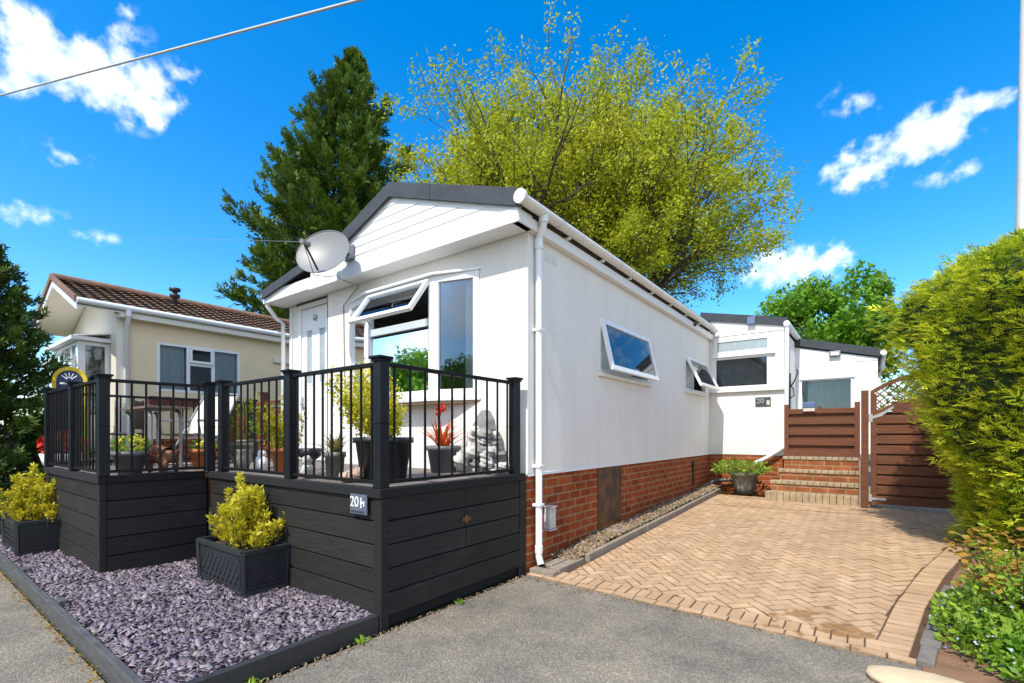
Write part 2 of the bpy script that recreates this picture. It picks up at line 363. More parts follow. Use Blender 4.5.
M['ground'] = pbr('earth_and_grass', (.05,.075,.02), .95, .3, .6, .8, 20, col2=(.10,.10,.04))

M['leaf_conifer'] = leafmat('conifer_needles', (.007,.028,.005), (.062,.125,.013), (.18,.27,.025), transl=.2, nscale=.9)
M['leaf_dark'] = leafmat('dark_conifer_needles', (.006,.020,.004), (.034,.072,.012), (.12,.20,.025), transl=.15, nscale=1.5)
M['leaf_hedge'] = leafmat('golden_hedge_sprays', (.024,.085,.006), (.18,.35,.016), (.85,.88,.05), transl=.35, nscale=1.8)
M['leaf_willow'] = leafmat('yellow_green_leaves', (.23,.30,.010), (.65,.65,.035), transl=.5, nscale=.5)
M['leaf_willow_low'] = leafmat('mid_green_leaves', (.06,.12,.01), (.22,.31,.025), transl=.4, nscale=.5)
M['leaf_green'] = leafmat('fresh_green_leaves', (.06,.17,.010), (.25,.48,.03), transl=.4, nscale=.5)
M['leaf_gold'] = leafmat('golden_shrub_needles', (.24,.26,.012), (.74,.58,.025), (.74,.72,.06), transl=.35, nscale=7)
M['leaf_gold2'] = leafmat('yellow_conifer_needles', (.22,.22,.01), (.62,.55,.03), transl=.35, nscale=5)
M['leaf_lime'] = leafmat('lime_leaves', (.08,.20,.014), (.38,.54,.055), transl=.4, nscale=6)
M['leaf_acer'] = leafmat('bronze_leaves', (.26,.10,.02), (.52,.36,.05), transl=.4, nscale=4)
M['leaf_orange'] = leafmat('orange_blades', (.48,.07,.012), (.72,.20,.04), transl=.3, nscale=8)
M['leaf_straw'] = leafmat('straw_blades', (.20,.17,.05), (.46,.38,.14), transl=.3, nscale=8)
M['pet_yellow'] = leafmat('yellow_petals', (.60,.50,.02), (.75,.70,.12), transl=.3, nscale=20)
M['pet_pink'] = leafmat('pink_petals', (.62,.30,.30), (.75,.55,.50), transl=.3, nscale=20)
M['pet_red'] = leafmat('red_petals_leaf', (.55,.012,.012), (.70,.06,.03), transl=.3, nscale=20)
M['pet_blue'] = leafmat('pale_blue_petals', (.35,.45,.75), (.72,.74,.80), transl=.3, nscale=20)

# ------------------------------------------------------------------ foliage generators (numpy)
def unit(a): return a/np.maximum(np.linalg.norm(a,axis=1,keepdims=True),1e-6)
def fronds(P, D, size, nb=9, width=.16, droop=.0, nrm=None, tipgain=1.0, tipbase=None):
    """flat fern-like sprays: P origin, D direction, size per spray. returns V,F,tip"""
    n = len(P); D = unit(D)
    if nrm is None: nrm = np.tile([0,0,1.],(n,1)) + rng.normal(0,.45,(n,3))
    S = unit(np.cross(D,nrm)); 
    size = np.broadcast_to(size,(n,)).reshape(-1,1)
    Vs = []; T = []
    if tipbase is None: tipbase = np.zeros(n)
    for k in range(nb):
        if k == nb-1: t, ang, l = .55, 0, .5
        else:
            t = .12+.62*k/(nb-1); ang = (1 if k%2 else -1)*R(38+rng.uniform(-8,8)); l = .52*(1-.45*t)
        base = P + D*size*t; base[:,2] -= droop*(t**2)*size[:,0]
        d = D*math.cos(ang)+S*math.sin(ang)
        d = unit(d + rng.normal(0,.12,(n,3)))
        w = unit(np.cross(d, np.cross(D,S)))*size*width*l*1.1
        tip = base + d*size*l; tip[:,2] -= droop*((t+l*.8)**2-t**2)*size[:,0]
        b3 = base + d*size*l*.22
        Vs.append(np.stack([b3+w*.8, tip, b3-w*.8],axis=1))
        tb = np.clip(tipgain*(.15+.5*t)*np.ones(n)*.6+tipbase-.5,0,1); tt = np.clip(tipgain*(.35+.6*t)+tipbase-.5,0,1)
        T.append(np.stack([tb,tt,tb],axis=1))
    V = np.concatenate(Vs,axis=0).reshape(-1,3); T = np.concatenate(T,axis=0).reshape(-1)
    F = np.arange(len(V)).reshape(-1,3)
    return V,F,T
def leaves(P, size, Nrm=None, D=None, width=.5):
    """leaf-shaped quads"""
    n = len(P)
    if D is None: D = rng.normal(0,1,(n,3))
    D = unit(D)
    if Nrm is None: Nrm = rng.normal(0,1,(n,3))
    S = unit(np.cross(D,Nrm)); size = np.broadcast_to(size,(n,)).reshape(-1,1)
    V = np.stack([P, P+D*size*.5+S*size*width/2, P+D*size, P+D*size*.5-S*size*width/2],axis=1).reshape(-1,3)
    return V, np.arange(4*n).reshape(-1,4), np.tile([0,.5,1,.5],n)
def blades(P, D, L, w, droop=.3, seg=3):
    n = len(P); D = unit(D); S = unit(np.cross(D,np.tile([0,0,1.],(n,1))+rng.normal(0,.2,(n,3))))
    L = np.broadcast_to(L,(n,)).reshape(-1,1); V = []; 
    for i in range(seg+1):
        t = i/seg; c = P + D*L*t; c[:,2] -= droop*L[:,0]*t*t
        ww = w*(1-t**1.5)*.5+.0006
        V.append(np.stack([c+S*ww, c-S*ww],axis=1))
    V = np.concatenate(V,axis=1)   # n,2*(seg+1),3
    m = 2*(seg+1); base = (np.arange(n)*m)[:,None]
    F = np.concatenate([base+np.array([[2*i,2*i+1,2*i+3,2*i+2]]) for i in range(seg)],axis=0)
    return V.reshape(-1,3), F, np.zeros(n*m)
def cat(parts):
    Vs,Fs,Ts = [],[],[]; o = 0
    for V,F,T in parts: Vs.append(V); Fs.append(F+o); Ts.append(T); o += len(V)
    return np.concatenate(Vs), np.concatenate(Fs), np.concatenate(Ts)
def foliage(name, vft, m, parent, world=True): return tri_mesh(name, vft[0], vft[1], m, parent, vft[2], world)
def ball(n, c, r, shell=.5):
    d = unit(rng.normal(0,1,(n,3))); rad = (shell+(1-shell)*rng.random(n)**.5)[:,None]
    return np.array(c)+d*rad*np.array(r), d

# ------------------------------------------------------------------ ground, road, driveway
def gz(y):   # driveway rises gently towards the steps
    return 0 if y < 4.2 else .034*(y-4.2)
g = MB(); g.add([(-400,-400,-.05),(400,-400,-.05),(400,400,-.05),(-400,400,-.05)],[(0,1,2,3)])
struct('ground', g, M['ground'])
g = MB(); g.add([(-40,-14,-.004),(14,-14,-.004),(14,4.3,-.004),(-2.9,4.3,-.004),(-2.9,2.2,-.004),(-2.9,.84,-.004),(-40,.84,-.004)],[(0,1,2,3,4,5,6)])
struct('road', g, M['asphalt'])

def clip(poly, a, b):
    """keep the part of poly left of a->b"""
    out = []; n = len(poly)
    sd = lambda p: (b[0]-a[0])*(p[1]-a[1])-(b[1]-a[1])*(p[0]-a[0])
    for i in range(n):
        p,q = poly[i],poly[(i+1)%n]; sp,sq = sd(p),sd(q)
        if sp >= 0: out.append(p)
        if sp*sq < 0:
            t = sp/(sp-sq); out.append((p[0]+(q[0]-p[0])*t, p[1]+(q[1]-p[1])*t))
    return out
pv = MB(); pvm = []
def paver(poly, gap=.0036, ch=.0048):
    n = len(poly)
    if n < 3: return
    A = sum(poly[i][0]*poly[(i+1)%n][1]-poly[(i+1)%n][0]*poly[i][1] for i in range(n))/2
    if abs(A) < .0015: return
    if A < 0: poly = poly[::-1]
    cx = sum(p[0] for p in poly)/n; cy = sum(p[1] for p in poly)/n
    jz = random.gauss(0,.0018); tx,ty = random.gauss(0,.012),random.gauss(0,.012)
    def inset(ins):
        ln=[]
        for i in range(n):
            (ax_,ay_),(bx_,by_)=poly[i],poly[(i+1)%n]; l=math.hypot(bx_-ax_,by_-ay_) or 1e-6
            nx_,ny_=-(by_-ay_)/l,(bx_-ax_)/l; ln.append((nx_,ny_,nx_*ax_+ny_*ay_+ins))
        out=[]
        for i in range(n):
            a1,b1,c1=ln[i-1]; a2,b2,c2=ln[i]; dt=a1*b2-a2*b1
            if abs(dt)<.05: out.append((poly[i][0]+ins*a2,poly[i][1]+ins*b2)); continue
            out.append(((c1*b2-c2*b1)/dt,(a1*c2-a2*c1)/dt))
        return out
    def ring(ins, dz):
        return [(qx,qy,gz(qy)+.012+dz+jz+(qx-cx)*tx+(qy-cy)*ty) for qx,qy in inset(ins)]
    if min(math.hypot(poly[i][0]-poly[(i+1)%n][0],poly[i][1]-poly[(i+1)%n][1]) for i in range(n))<.012:
        poly=[p for i,p in enumerate(poly) if math.hypot(p[0]-poly[i-1][0],p[1]-poly[i-1][1])>=.012]; n=len(poly)
        if n<3: return
    q_=inset(gap+ch); A2=sum(q_[i][0]*q_[(i+1)%n][1]-q_[(i+1)%n][0]*q_[i][1] for i in range(n))/2
    if A2<.0006 or max(math.hypot(a_-cx,b_-cy) for a_,b_ in q_)>.18: return
    a = ring(gap,-.03); b = ring(gap,-ch*.8); c = ring(gap+ch,0)
    vs = a+b+c
    pv.add(vs, [(i,(i+1)%n,n+(i+1)%n,n+i) for i in range(n)]+[(n+i,n+(i+1)%n,2*n+(i+1)%n,2*n+i) for i in range(n)]+[tuple(range(2*n,3*n))])
    pvm.extend([1]*(2*n)+[0])
XL = -2.545
FE = lambda x: 4.14-.045*(x+2.9)            # front edge of the paving (slightly skewed)
RE = [(.20,3.98),(.38,5.2),(.62,6.4),(.98,7.8),(1.5,9.2),(1.7,10.6)]    # right edge
def rx(y):
    for (x0,y0),(x1,y1) in zip(RE,RE[1:]):
        if y <= y1: return x0+(x1-x0)*(y-y0)/(y1-y0)
    return RE[-1][0]
# border courses
x = -2.9
while x < .16:
    x1 = x+.2; paver([(x,FE(x)),(x1,FE(x1)),(x1,FE(x1)+.1),(x,FE(x)+.1)]); x = x1
x = -2.62
while x < .02:
    x1 = x+.1; paver([(x,FE(x)+.1),(x1,FE(x1)+.1),(x1,FE(x1)+.3),(x,FE(x)+.3)]); x = x1
y = 4.1
while y < 9.4:
    y1 = y+.1; a,b = rx(y),rx(y1)
    paver([(a-.2,y),(a,y),(b,y1),(b-.2,y1)]); y = y1
c45 = math.cos(R(45)); bs = .1
def rot(p): return ((p[0]-p[1])*c45*bs-1.2, (p[0]+p[1])*c45*bs+4.2)
for i in range(-60,80):
    for j in range(-40,100):
        s_ = (i-j)%4
        if s_ == 0: q = [(i,j),(i+2,j),(i+2,j+1),(i,j+1)]
        elif s_ == 3: q = [(i,j),(i+1,j),(i+1,j+2),(i,j+2)]
        else: continue
        q = [rot(p) for p in q]
        my = sum(p[1] for p in q)/4; mx_ = sum(p[0] for p in q)/4
        if my < 4.1 or my > 10.75 or mx_ < -2.9 or mx_ > 1.9: continue
        q = clip(q, (-3,FE(-3)+.3),(1,FE(1)+.3))
        if q: q = clip(q, (XL,12),(XL,3))
        if q:
            for (x0,y0),(x1,y1) in zip(RE,RE[1:]):
                if y0-.3 < my < y1+.3: q = clip(q, (x0-.2,y0),(x1-.2,y1)) if q else q
        if q: q = clip(q, (3,10.7),(-4,10.7))
        if q: paver(q)
M['jointdirt']=pbr('dirty_paver_edge',(.265,.175,.10),.95,.4,9)
dw=struct('driveway', pv, M['paver']); dw.data.materials.append(M['jointdirt']); dw.data.polygons.foreach_set('material_index',pvm)
sd_ = MB()
yy = [4.03,4.25,5,6,7,8,9,10,10.7]
sd_.add([p for y in yy for p in ((-2.93,y+(.13 if y<4.1 else 0),gz(y)+.002),(rx(y)+.06,y,gz(y)+.002))],[(2*i,2*i+1,2*i+3,2*i+2) for i in range(len(yy)-1)])
struct('driveway_bed', sd_, M['sand'])

# wet rusty stain / soil patches near the planting bed are part of the earth bed
bed = MB(); bp_ = [(.24,3.55),(1.0,3.0),(6,3.0),(6,12),(1.9,12),(1.72,10.6),(1.54,9.2),(1.02,7.8),(.68,6.4),(.46,5.2),(.28,4.0)]
bed.add([(a,b,gz(b)+.02) for a,b in bp_],[tuple(range(len(bp_)))])
M['bedsoil'] = pbr('sandy_bed_soil', (.20,.11,.06), .95, .35, 5, .9, 40)
struct('planting_bed', bed, M['bedsoil'])

# gravel strip along the wall
gs = MB(); gs.add([(-2.95,4.3,.03),(-2.62,4.3,.03),(-2.62,11.5,.27),(-2.95,11.5,.27),(-2.95,7,.19),(-2.62,7,.15)],[(0,1,5,4),(4,5,2,3)])
struct('gravel_strip', gs, M['sand'])
def stones(n, xf, zf, r, m, name, flat=.55, sp=.35):
    """n irregular flattened 8-vertex stones"""
    P = xf(n); P[:,2] = zf(P[:,0],P[:,1])
    ang = rng.random(n)*6.28; sx = r*(.6+.8*rng.random(n)); sy = sx*(.32+.55*rng.random(n)); sz = sx*flat*(.25+.5*rng.random(n))
    base = np.array([[-1,-1,-1],[1,-1,-1],[1,1,-1],[-1,1,-1],[-1,-1,1],[1,-1,1],[1,1,1],[-1,1,1]],float)
    V = base[None]*np.stack([sx,sy,sz],1)[:,None]/1.
    V = V*(1+rng.uniform(-sp,sp,V.shape))
    tx = rng.normal(0,.42,n); ty = rng.normal(0,.42,n)
    V[:,:,2] += V[:,:,0]*tx[:,None]+V[:,:,1]*ty[:,None]
    c,s = np.cos(ang)[:,None],np.sin(ang)[:,None]
    X = V[:,:,0]*c-V[:,:,1]*s; Y = V[:,:,0]*s+V[:,:,1]*c
    V[:,:,0],V[:,:,1] = X,Y; V += P[:,None]
    F = np.array([[3,2,1,0],[4,5,6,7],[0,1,5,4],[1,2,6,5],[2,3,7,6],[3,0,4,7]])
    FF = (np.arange(n)*8)[:,None,None]+F[None]
    o = tri_mesh(name, V.reshape(-1,3), FF.reshape(-1,4), m); o['kind'] = 'stuff'; return o
def rect_pts(x0,x1,y0,y1):
    return lambda n: np.stack([rng.uniform(x0,x1,n),rng.uniform(y0,y1,n),np.zeros(n)],1)
stones(3600, rect_pts(-2.93,-2.64,4.7,11.4), lambda x,y: .045+.034*(y-4.3)+.05*np.clip(y-4.6,0,1)+rng.uniform(0,.02,len(x)), .022, M['pea'], 'pea_gravel', .8)
# slate bed in front of the deck
gb = MB(); gb.add([(-9.6,.9,.075),(-3.0,.9,.075),(-3.0,2.4,.085),(-9.6,2.4,.085)],[(0,1,2,3)])
struct('slate_bed', gb, M['soil'])
def slate_z(x,y): return .085+.012*np.sin(x*3+y*2)+.010*np.sin(x*7-y*5)+rng.uniform(-.012,.028,len(x))
stones(42000, rect_pts(-9.5,-3.02,.93,2.32), slate_z, .0165, M['slate'], 'slate_chips', .30, .55)

# ------------------------------------------------------------------ edging and kerbs (things)
e = MB(); e.box(-3.01,-2.955,.86,2.285,-.02,.125)
tag(build('timber_edging', e, M['sleeper'], bevel=.004), 'black timber edging board running from the deck corner beside the slate bed', 'edging')
e = MB(); e.box(-9.6,-3.01,.86,.905,-.02,.12); e.box(-5.35,-5.22,.906,.96,-.02,.14); e.box(-6.9,-6.75,.906,.96,-.02,.14)
tag(build('timber_edging', e, M['sleepergrey'], bevel=.004), 'long worn grey timber edging between the slate bed and the road', 'edging')
k = MB(); yk = 4.92
while yk < 11.0:
    y1 = min(yk+.9,11.05); z0,z1 = gz(yk),gz(y1); w = random.uniform(-.006,.006)
    k.add([(-2.625+w,yk,z0-.05),(-2.555+w,yk,z0-.05),(-2.555+w,y1-.006,z1-.05),(-2.625+w,y1-.006,z1-.05),(-2.62+w,yk,z0+.09),(-2.56+w,yk,z0+.09),(-2.56+w,y1-.006,z1+.09),(-2.62+w,y1-.006,z1+.09)],[(3,2,1,0),(4,5,6,7),(0,1,5,4),(1,2,6,5),(2,3,7,6),(3,0,4,7)]); yk = y1
tag(build('concrete_edging', k, M['kerb'], bevel=.01), 'brown concrete edging kerb along the gravel strip below the house wall', 'kerb')
k = MB()
for i,(x0,y0) in enumerate(((-2.66,4.32),(-2.80,4.40))):
    k.box(x0-.06,x0+.06,y0,y0+.56-.1*i,.0,.075)
k.box(-2.9,-2.6,4.2,4.31,0,.06)
tag(build('loose_paver', k, M['kerb'], bevel=.008), 'loose paving bricks laid flat below the front downpipe', 'paving brick')
k = MB(); k.box(-2.92,-2.66,6.0,6.5,.1,.19)
tag(build('loose_paver', k, M['kerb'], bevel=.008), 'flat paving slab lying in the gravel under the rusty hatch', 'paving slab')
k = MB(); pts_ = [(.24,3.98),(.42,5.2),(.56,5.9)]
for (x0,y0),(x1,y1) in zip(pts_,pts_[1:]):
    m_ = max(2,int(math.hypot(x1-x0,y1-y0)/.3))
    for i in range(m_):
        a,b = i/m_,(i+.97)/m_
        p=(x0+(x1-x0)*a+.05,y0+(y1-y0)*a,gz(y0+(y1-y0)*a)+.02); q=(x0+(x1-x0)*b+.05,y0+(y1-y0)*b,gz(y0+(y1-y0)*b)+.02)
        k.beam(p,q,.10+random.uniform(-.012,.012),.07+random.uniform(-.012,.012))
tag(build('stone_kerb', k, M['kerbdark'], bevel=.012), 'grey stone kerb curving round the flower bed right of the paving', 'kerb')
k = MB(); k.blob((.28,3.66,.02),(.30,.19,.05),3,.05)
M['creamstone'] = pbr('cream_concrete', (.55,.43,.27), .9, .15, 6, .4, 40)
tag(build('flat_boulder', k, M['creamstone']), 'flat cream stone at the road edge below the flower bed', 'stone')

# ------------------------------------------------------------------ wall panels with openings
def wall(mb, o, U, V, Nn, w, h, holes, dep=.09):
    """sheet w x h in (U,V) with rectangular holes (u0,u1,v0,v1) and reveals dep deep"""
    o,U,V,Nn = Vector(o),Vector(U),Vector(V),Vector(Nn)
    us = sorted({0,w,*[a for q in holes for a in q[:2]]}); vs = sorted({0,h,*[a for q in holes for a in q[2:]]})
    P = lambda a,b,d=0: o+U*a+V*b-Nn*d
    for i in range(len(us)-1):
        for j in range(len(vs)-1):
            a,b = (us[i]+us[i+1])/2,(vs[j]+vs[j+1])/2
            if any(q[0]<a<q[1] and q[2]<b<q[3] for q in holes): continue
            mb.add([P(us[i],vs[j]),P(us[i+1],vs[j]),P(us[i+1],vs[j+1]),P(us[i],vs[j+1])],[(0,1,2,3)])
    for a0,a1,b0,b1 in holes:
        for p,q in (((a0,b0),(a1,b0)),((a1,b0),(a1,b1)),((a1,b1),(a0,b1)),((a0,b1),(a0,b0))):
            mb.add([P(*p),P(*q),P(*q,dep),P(*p,dep)],[(0,1,2,3)])
    return mb
def pane(o,U,V,Nn,w,h):
    o,U,V,Nn = Vector(o),Vector(U),Vector(V),Vector(Nn)
    return MB().prism([o,o+U*w,o+U*w+V*h,o+V*h], -Nn*.006)
def curtain(o,U,w,h,Nn,waves=6,amp=.03):
    o,U,Nn = Vector(o),Vector(U),Vector(Nn); mb = MB(); n = waves*8; vs = []
    for i in range(n+1):
        t = i/n; p = o+U*w*t+Nn*amp*math.sin(t*waves*6.283+.5*math.sin(t*17))
        vs += [p, p+Vector((0,0,h))]
    mb.add(vs,[(2*i,2*i+2,2*i+3,2*i+1) for i in range(n)],True); return mb

# ------------------------------------------------------------------ the white park home
XW, YF, YE = -2.93, 4.2, 11.57
X,Y,Z = Vector((1,0,0)),Vector((0,1,0)),Vector((0,0,1))
home = thing('mobile_home', 'white rendered single storey park home with grey gable roof on a red brick base', 'bungalow', (-5.5,4.2,0))
w = MB(); wall(w, (-6.68,YF,1.05), X, Z, -Y, 3.75, 2.68, [(.58,3.08,.90,2.36)])
w.box(-6.69,-6.66,4.2,4.36,1.05,3.70)
wall(w, (-8.05,4.34,1.05), X, Z, -Y, 1.37, 2.64, [(.30,1.31,.02,2.62)])
build('wall', w, M['stucco'], home)
w = MB(); wall(w, (XW,YF,1.05), Y, Z, X, YE-YF, 2.80, [(1.72,3.54,1.28,2.03),(5.52,7.02,1.33,2.02)])
build('wall', w, M['stucco'], home)
w = MB(); wall(w, (-8.05,4.34,1.05), Y, Z, -X, 9.2, 2.8, []); wall(w, (-8.05,13.5,1.05), X, Z, Y, 5.1, 2.9, [])
build('wall', w, M['stucco'], home)
# render stop bead at the bottom of the wall + corner trims
t = MB(); t.box(XW-.02,XW+.012,4.22,YE-.001,1.035,1.062); build('render_stop', t, M['upvc'], home)
t = MB(); t.box(XW-.01,XW+.010,4.205,4.31,1.066,3.66); build('corner_trim', t, M['upvc_old'], home)
# plinth
p = MB(); p.box(-2.99,-2.948,4.215,YE+.05,-.1,1.034); p.box(-8.0,-2.992,4.22,4.26,-.1,1.05)
build('plinth', p, M['brick'], home)
# floor inside
f = MB(); f.box(-8.0,-2.96,4.4,13.4,1.07,1.09); build('floor', f, M['inside'], home)
# inner partition keeps rooms dim
f = MB(); f.box(-7.9,-2.97,8.6,8.7,1.1,3.8); f.box(-5.6,-5.5,8.71,13.3,1.1,3.8); build('partition', f, pbr('beige_inner_wall',(.35,.31,.26),.9), home)
# roof (thin profiled slab)
PR = [(-2.80,3.955),(-4.84,4.66),(-5.95,4.235),(-8.12,3.875)]
r = MB()
r.prism([(x,3.93,z) for x,z in PR]+[(x,3.93,z-.06) for x,z in PR[::-1]], (0,9.7,0))
build('roof', r, M['felt'], home)
# inner ceiling
f = MB(); f.box(-8.0,-2.96,4.4,13.4,3.74,3.78); build('ceiling', f, M['white'], home)
# verge: dark boards under the roof edge on the gable
v = MB()
for (x0,z0),(x1,z1) in zip(PR,PR[1:]):
    hh = .175 if x0 > -5.5 else .13
    v.prism([(x0,3.895,z0+.008),(x1,3.895,z1+.008),(x1,3.895,z1-hh),(x0,3.895,z0-hh)], (0,.033,0))
build('verge_board', v, M['felt'], home)
for xs_,zs_ in ((-4.1,4.41),):
    s_ = MB(); s_.box(xs_-.004,xs_+.004,3.892,3.895,zs_-.17,zs_); build('verge_joint', s_, M['black'], home)
# gable cladding boards
def prof(x):
    for (x0,z0),(x1,z1) in zip(PR,PR[1:]):
        if x1 <= x <= x0: return z0+(z1-z0)*(x-x0)/(x1-x0)
    return PR[-1][1]
cl = MB(); gx0,gx1 = -6.71,-2.865
gable = [(gx0,3.66)]+[(gx1,3.66),(gx1,prof(gx1)-.12),(-4.84,4.54),(-5.95,4.12),(gx0,prof(gx0)-.10)]
z0 = 3.80
while z0 < 4.55:
    z1 = z0+.118
    q = clip(clip(gable,(-9,z0),(0,z0)),(0,z1),(-9,z1))
    if len(q) > 2:
        yq = lambda z: 3.940+.007*(z-z0)/.118
        n_ = len(q); cl.add([(a,yq(b),b) for a,b in q]+[(a,4.0,b) for a,b in q],[tuple(range(n_))]+[(i,(i+1)%n_,n_+(i+1)%n_,n_+i) for i in range(n_)])
    z0 = z1
build('gable_cladding', cl, M['clad'], home)
fb = MB(); fb.box(gx0-.02,gx1+.01,3.925,4.19,3.655,3.80); build('gable_fascia', fb, M['clad'], home, bevel=.004)
fb = MB(); fb.box(-8.16,gx0-.022,3.94,3.97,3.68,3.85); fb.box(-8.16,gx0-.022,3.971,4.33,3.69,3.71)
build('porch_fascia', fb, M['upvc'], home, bevel=.004)
fb = MB(); fb.box(-7.78,-6.70,4.315,4.335,3.66,3.688); build('shadow_strip', fb, M['black'], home)  # black strip standing in for the shade under the porch soffit
# eaves on the driveway side
eb = MB(); eb.box(XW-.01,-2.845,3.93,YE-.02,3.655,3.775); build('eaves_box', eb, M['upvc_old'], home, bevel=.012)
eb = MB(); eb.box(XW+.002,-2.868,3.96,YE-.02,3.776,3.90); build('eaves_shadow_board', eb, pbr('painted_eaves_shade',(.10,.085,.07),.8), home)  # dark board painted in as the shade between gutter and eaves box
def gutter(y0,y1,xc,zc,rad=.062):
    mb = MB(); n=12; vs=[]
    for y in (y0,y1):
        for rr in (rad, rad-.006):
            for k in range(n+1):
                a = math.pi+math.pi*k/n; vs.append((xc+rr*math.cos(a), y, zc+rr*math.sin(a)*1.0))
    o=n+1
    for k in range(n):
        mb.f += [[k,k+1,2*o+k+1,2*o+k],[o+k,3*o+k,3*o+k+1,o+k+1]]; mb.sm += [True,True]
    for k in (0,n):
        mb.f.append([k,o+k,3*o+k,2*o+k]); mb.sm.append(False)
    mb.v = vs
    mb.tube([(xc,y0-.012,zc-.004),(xc,y0+.03,zc-.004)],rad+.006,16)     # end cap
    for y in np.arange(y0+.75,y1,1.6):   # unions
        vs=[(xc+(rad+.005)*math.cos(math.pi+math.pi*k/n),y+dy,zc+(rad+.005)*math.sin(math.pi+math.pi*k/n)) for dy in (-.03,.03) for k in range(n+1)]
        mb.add(vs,[(k,k+1,o+k+1,o+k) for k in range(n)],True)
    return mb
gt = build('gutter', gutter(3.87,YE-.06,-2.785,3.87,.067), M['upvc_old'], home)
each('bracket', [(-2.87,-2.80,y-.02,y+.02,3.775,3.80) for y in np.arange(4.9,11.4,.9)], M['upvc_old'], gt)
dp = MB(); dp.tube([(-2.785,4.30,3.84),(-2.785,4.30,3.72),(-2.86,4.33,3.62),(-2.87,4.34,3.52),(-2.87,4.34,.16),(-2.83,4.32,.08)],.037,14)
dp.tube([(-2.785,4.30,3.83),(-2.785,4.30,3.75)],.052,14); dp.tube([(-2.868,4.337,3.60),(-2.87,4.34,3.50)],.046,14); dp.tube([(-2.87,4.34,.28),(-2.87,4.34,.20)],.044,14)
d_ = build('downpipe', dp, M['upvc'], home)
each('pipe_clip', [(-2.93,-2.825,4.295,4.385,z-.016,z+.016) for z in (2.62,1.14,.72)], M['upvc'], d_, .006)
hole = MB(); hole.tube([(-2.8275,4.318,.0755),(-2.8265,4.317,.0735)],.030,14); build('pipe_mouth', hole, M['black'], d_)
# porch gutter downpipe (left)
dp = MB(); dp.tube([(-8.12,3.99,3.80),(-8.12,3.99,3.66),(-8.10,4.14,3.46),(-8.09,4.25,3.40),(-8.09,4.25,1.1)],.035,12)
dp.tube([(-8.2,3.955,3.83),(-8.2,4.4,3.83)],.06,14); build('downpipe', dp, M['upvc'], home)
# old pipe bracket under the eaves
b_ = MB(); b_.box(-2.93,-2.80,9.95,10.12,3.78,3.86); b_.tube([(-2.92,10.02,3.74),(-2.80,10.02,3.72)],.03,8); build('eaves_fitting', b_, M['iron'], home)
# vents
for i in range(2):
    b_ = MB(); y0 = 4.56+i*.14
    b_.box(XW+.001,XW+.006,y0,y0+.11,3.46,3.56)
    for j in range(4): b_.box(XW+.006,XW+.010,y0+.008,y0+.10,3.47+j*.022,3.48+j*.022)
    build('vent_grille', b_, M['upvc_old'], home)
b_ = MB(); b_.box(-2.947,-2.86,4.55,4.68,.42,.66); b_.box(-2.95,-2.84,4.54,4.69,.66,.675); b_.box(-2.95,-2.845,4.545,4.685,.40,.415)
build('meter_box', b_, pbr('grey_white_box',(.50,.50,.49),.5,.2,8), home, bevel=.008)
# rusty hatch
h_ = MB(); h_.box(-2.975,-2.938,5.92,6.63,.24,1.03); h_.box(-2.975,-2.93,5.90,5.925,.2,1.032); h_.box(-2.975,-2.93,6.625,6.65,.2,1.032)
build('access_hatch', h_, M['rust'], home, bevel=.004)
# service pipe at the back of the drive
b_ = MB(); b_.box(-2.95,-2.91,10.2,10.32,.80,.92); b_.tube([(-2.93,10.26,.8),(-2.93,10.26,.45)],.02,8); build('wall_tap', b_, M['iron'], home)
b_ = MB(); b_.tube([(-2.90,10.9,.36),(-2.80,11.45,.44),(-2.2,11.5,.52)],.035,10); build('waste_pipe', b_, M['greypot'], home)

# bay window
A_,B_,C_,D_ = Vector((-6.10,4.19,0)),Vector((-5.48,4.03,0)),Vector((-4.19,4.03,0)),Vector((-3.60,4.19,0))
zb,zt = 1.95,3.385
bay = MB()
def seg(P,Q): 
    U=(Q-P); L_=U.length; U.normalize(); Nn=Vector((U.y,-U.x,0)); return U,L_,Nn
for P,Q in ((A_,B_),(B_,C_),(C_,D_)):
    U,L_,Nn = seg(P,Q)
    bay.frame(P+Z*zb, U, Z, Nn, L_, zt-zb, .075, .07)
U,L_,Nn = seg(B_,C_)
bay.beam(B_+Z*2.85+U*.076-Nn*.035, B_+Z*2.85+U*(L_-.076)-Nn*.035, .072,.09)
bw = build('bay_window', bay, M['upvc'], home)
s_ = MB(); top=[A_+Vector((-.03,.0,0)),B_+Vector((-.02,-.05,0)),C_+Vector((.02,-.05,0)),D_+Vector((.03,.0,0))]
s_.prism([v+Z*1.885 for v in top], (0,0,.06)); build('sill', s_, M['upvc'], bw, bevel=.006)
s_ = MB(); s_.prism([v+Z*(zt+.002) for v in top], (0,0,.03)); build('bay_cover', s_, M['upvc'], bw, bevel=.006)
s_ = MB(); s_.prism([v+Z*1.86+Vector((0,.02,0)) for v in top], (0,0,.022)); build('drip_board', s_, pbr('tan_board',(.42,.27,.16),.8), bw)
for P,Q,lo,hi in ((A_,B_,zb,zt),(B_,C_,zb,2.81),(C_,D_,zb,zt)):
    U,L_,Nn = seg(P,Q)
    build('pane', pane(P+U*.07+Z*(lo+.07)-Nn*.03, U, Z, Nn, L_-.14, hi-lo-.11), M['glass'], bw)
U,L_,Nn = seg(B_,C_)
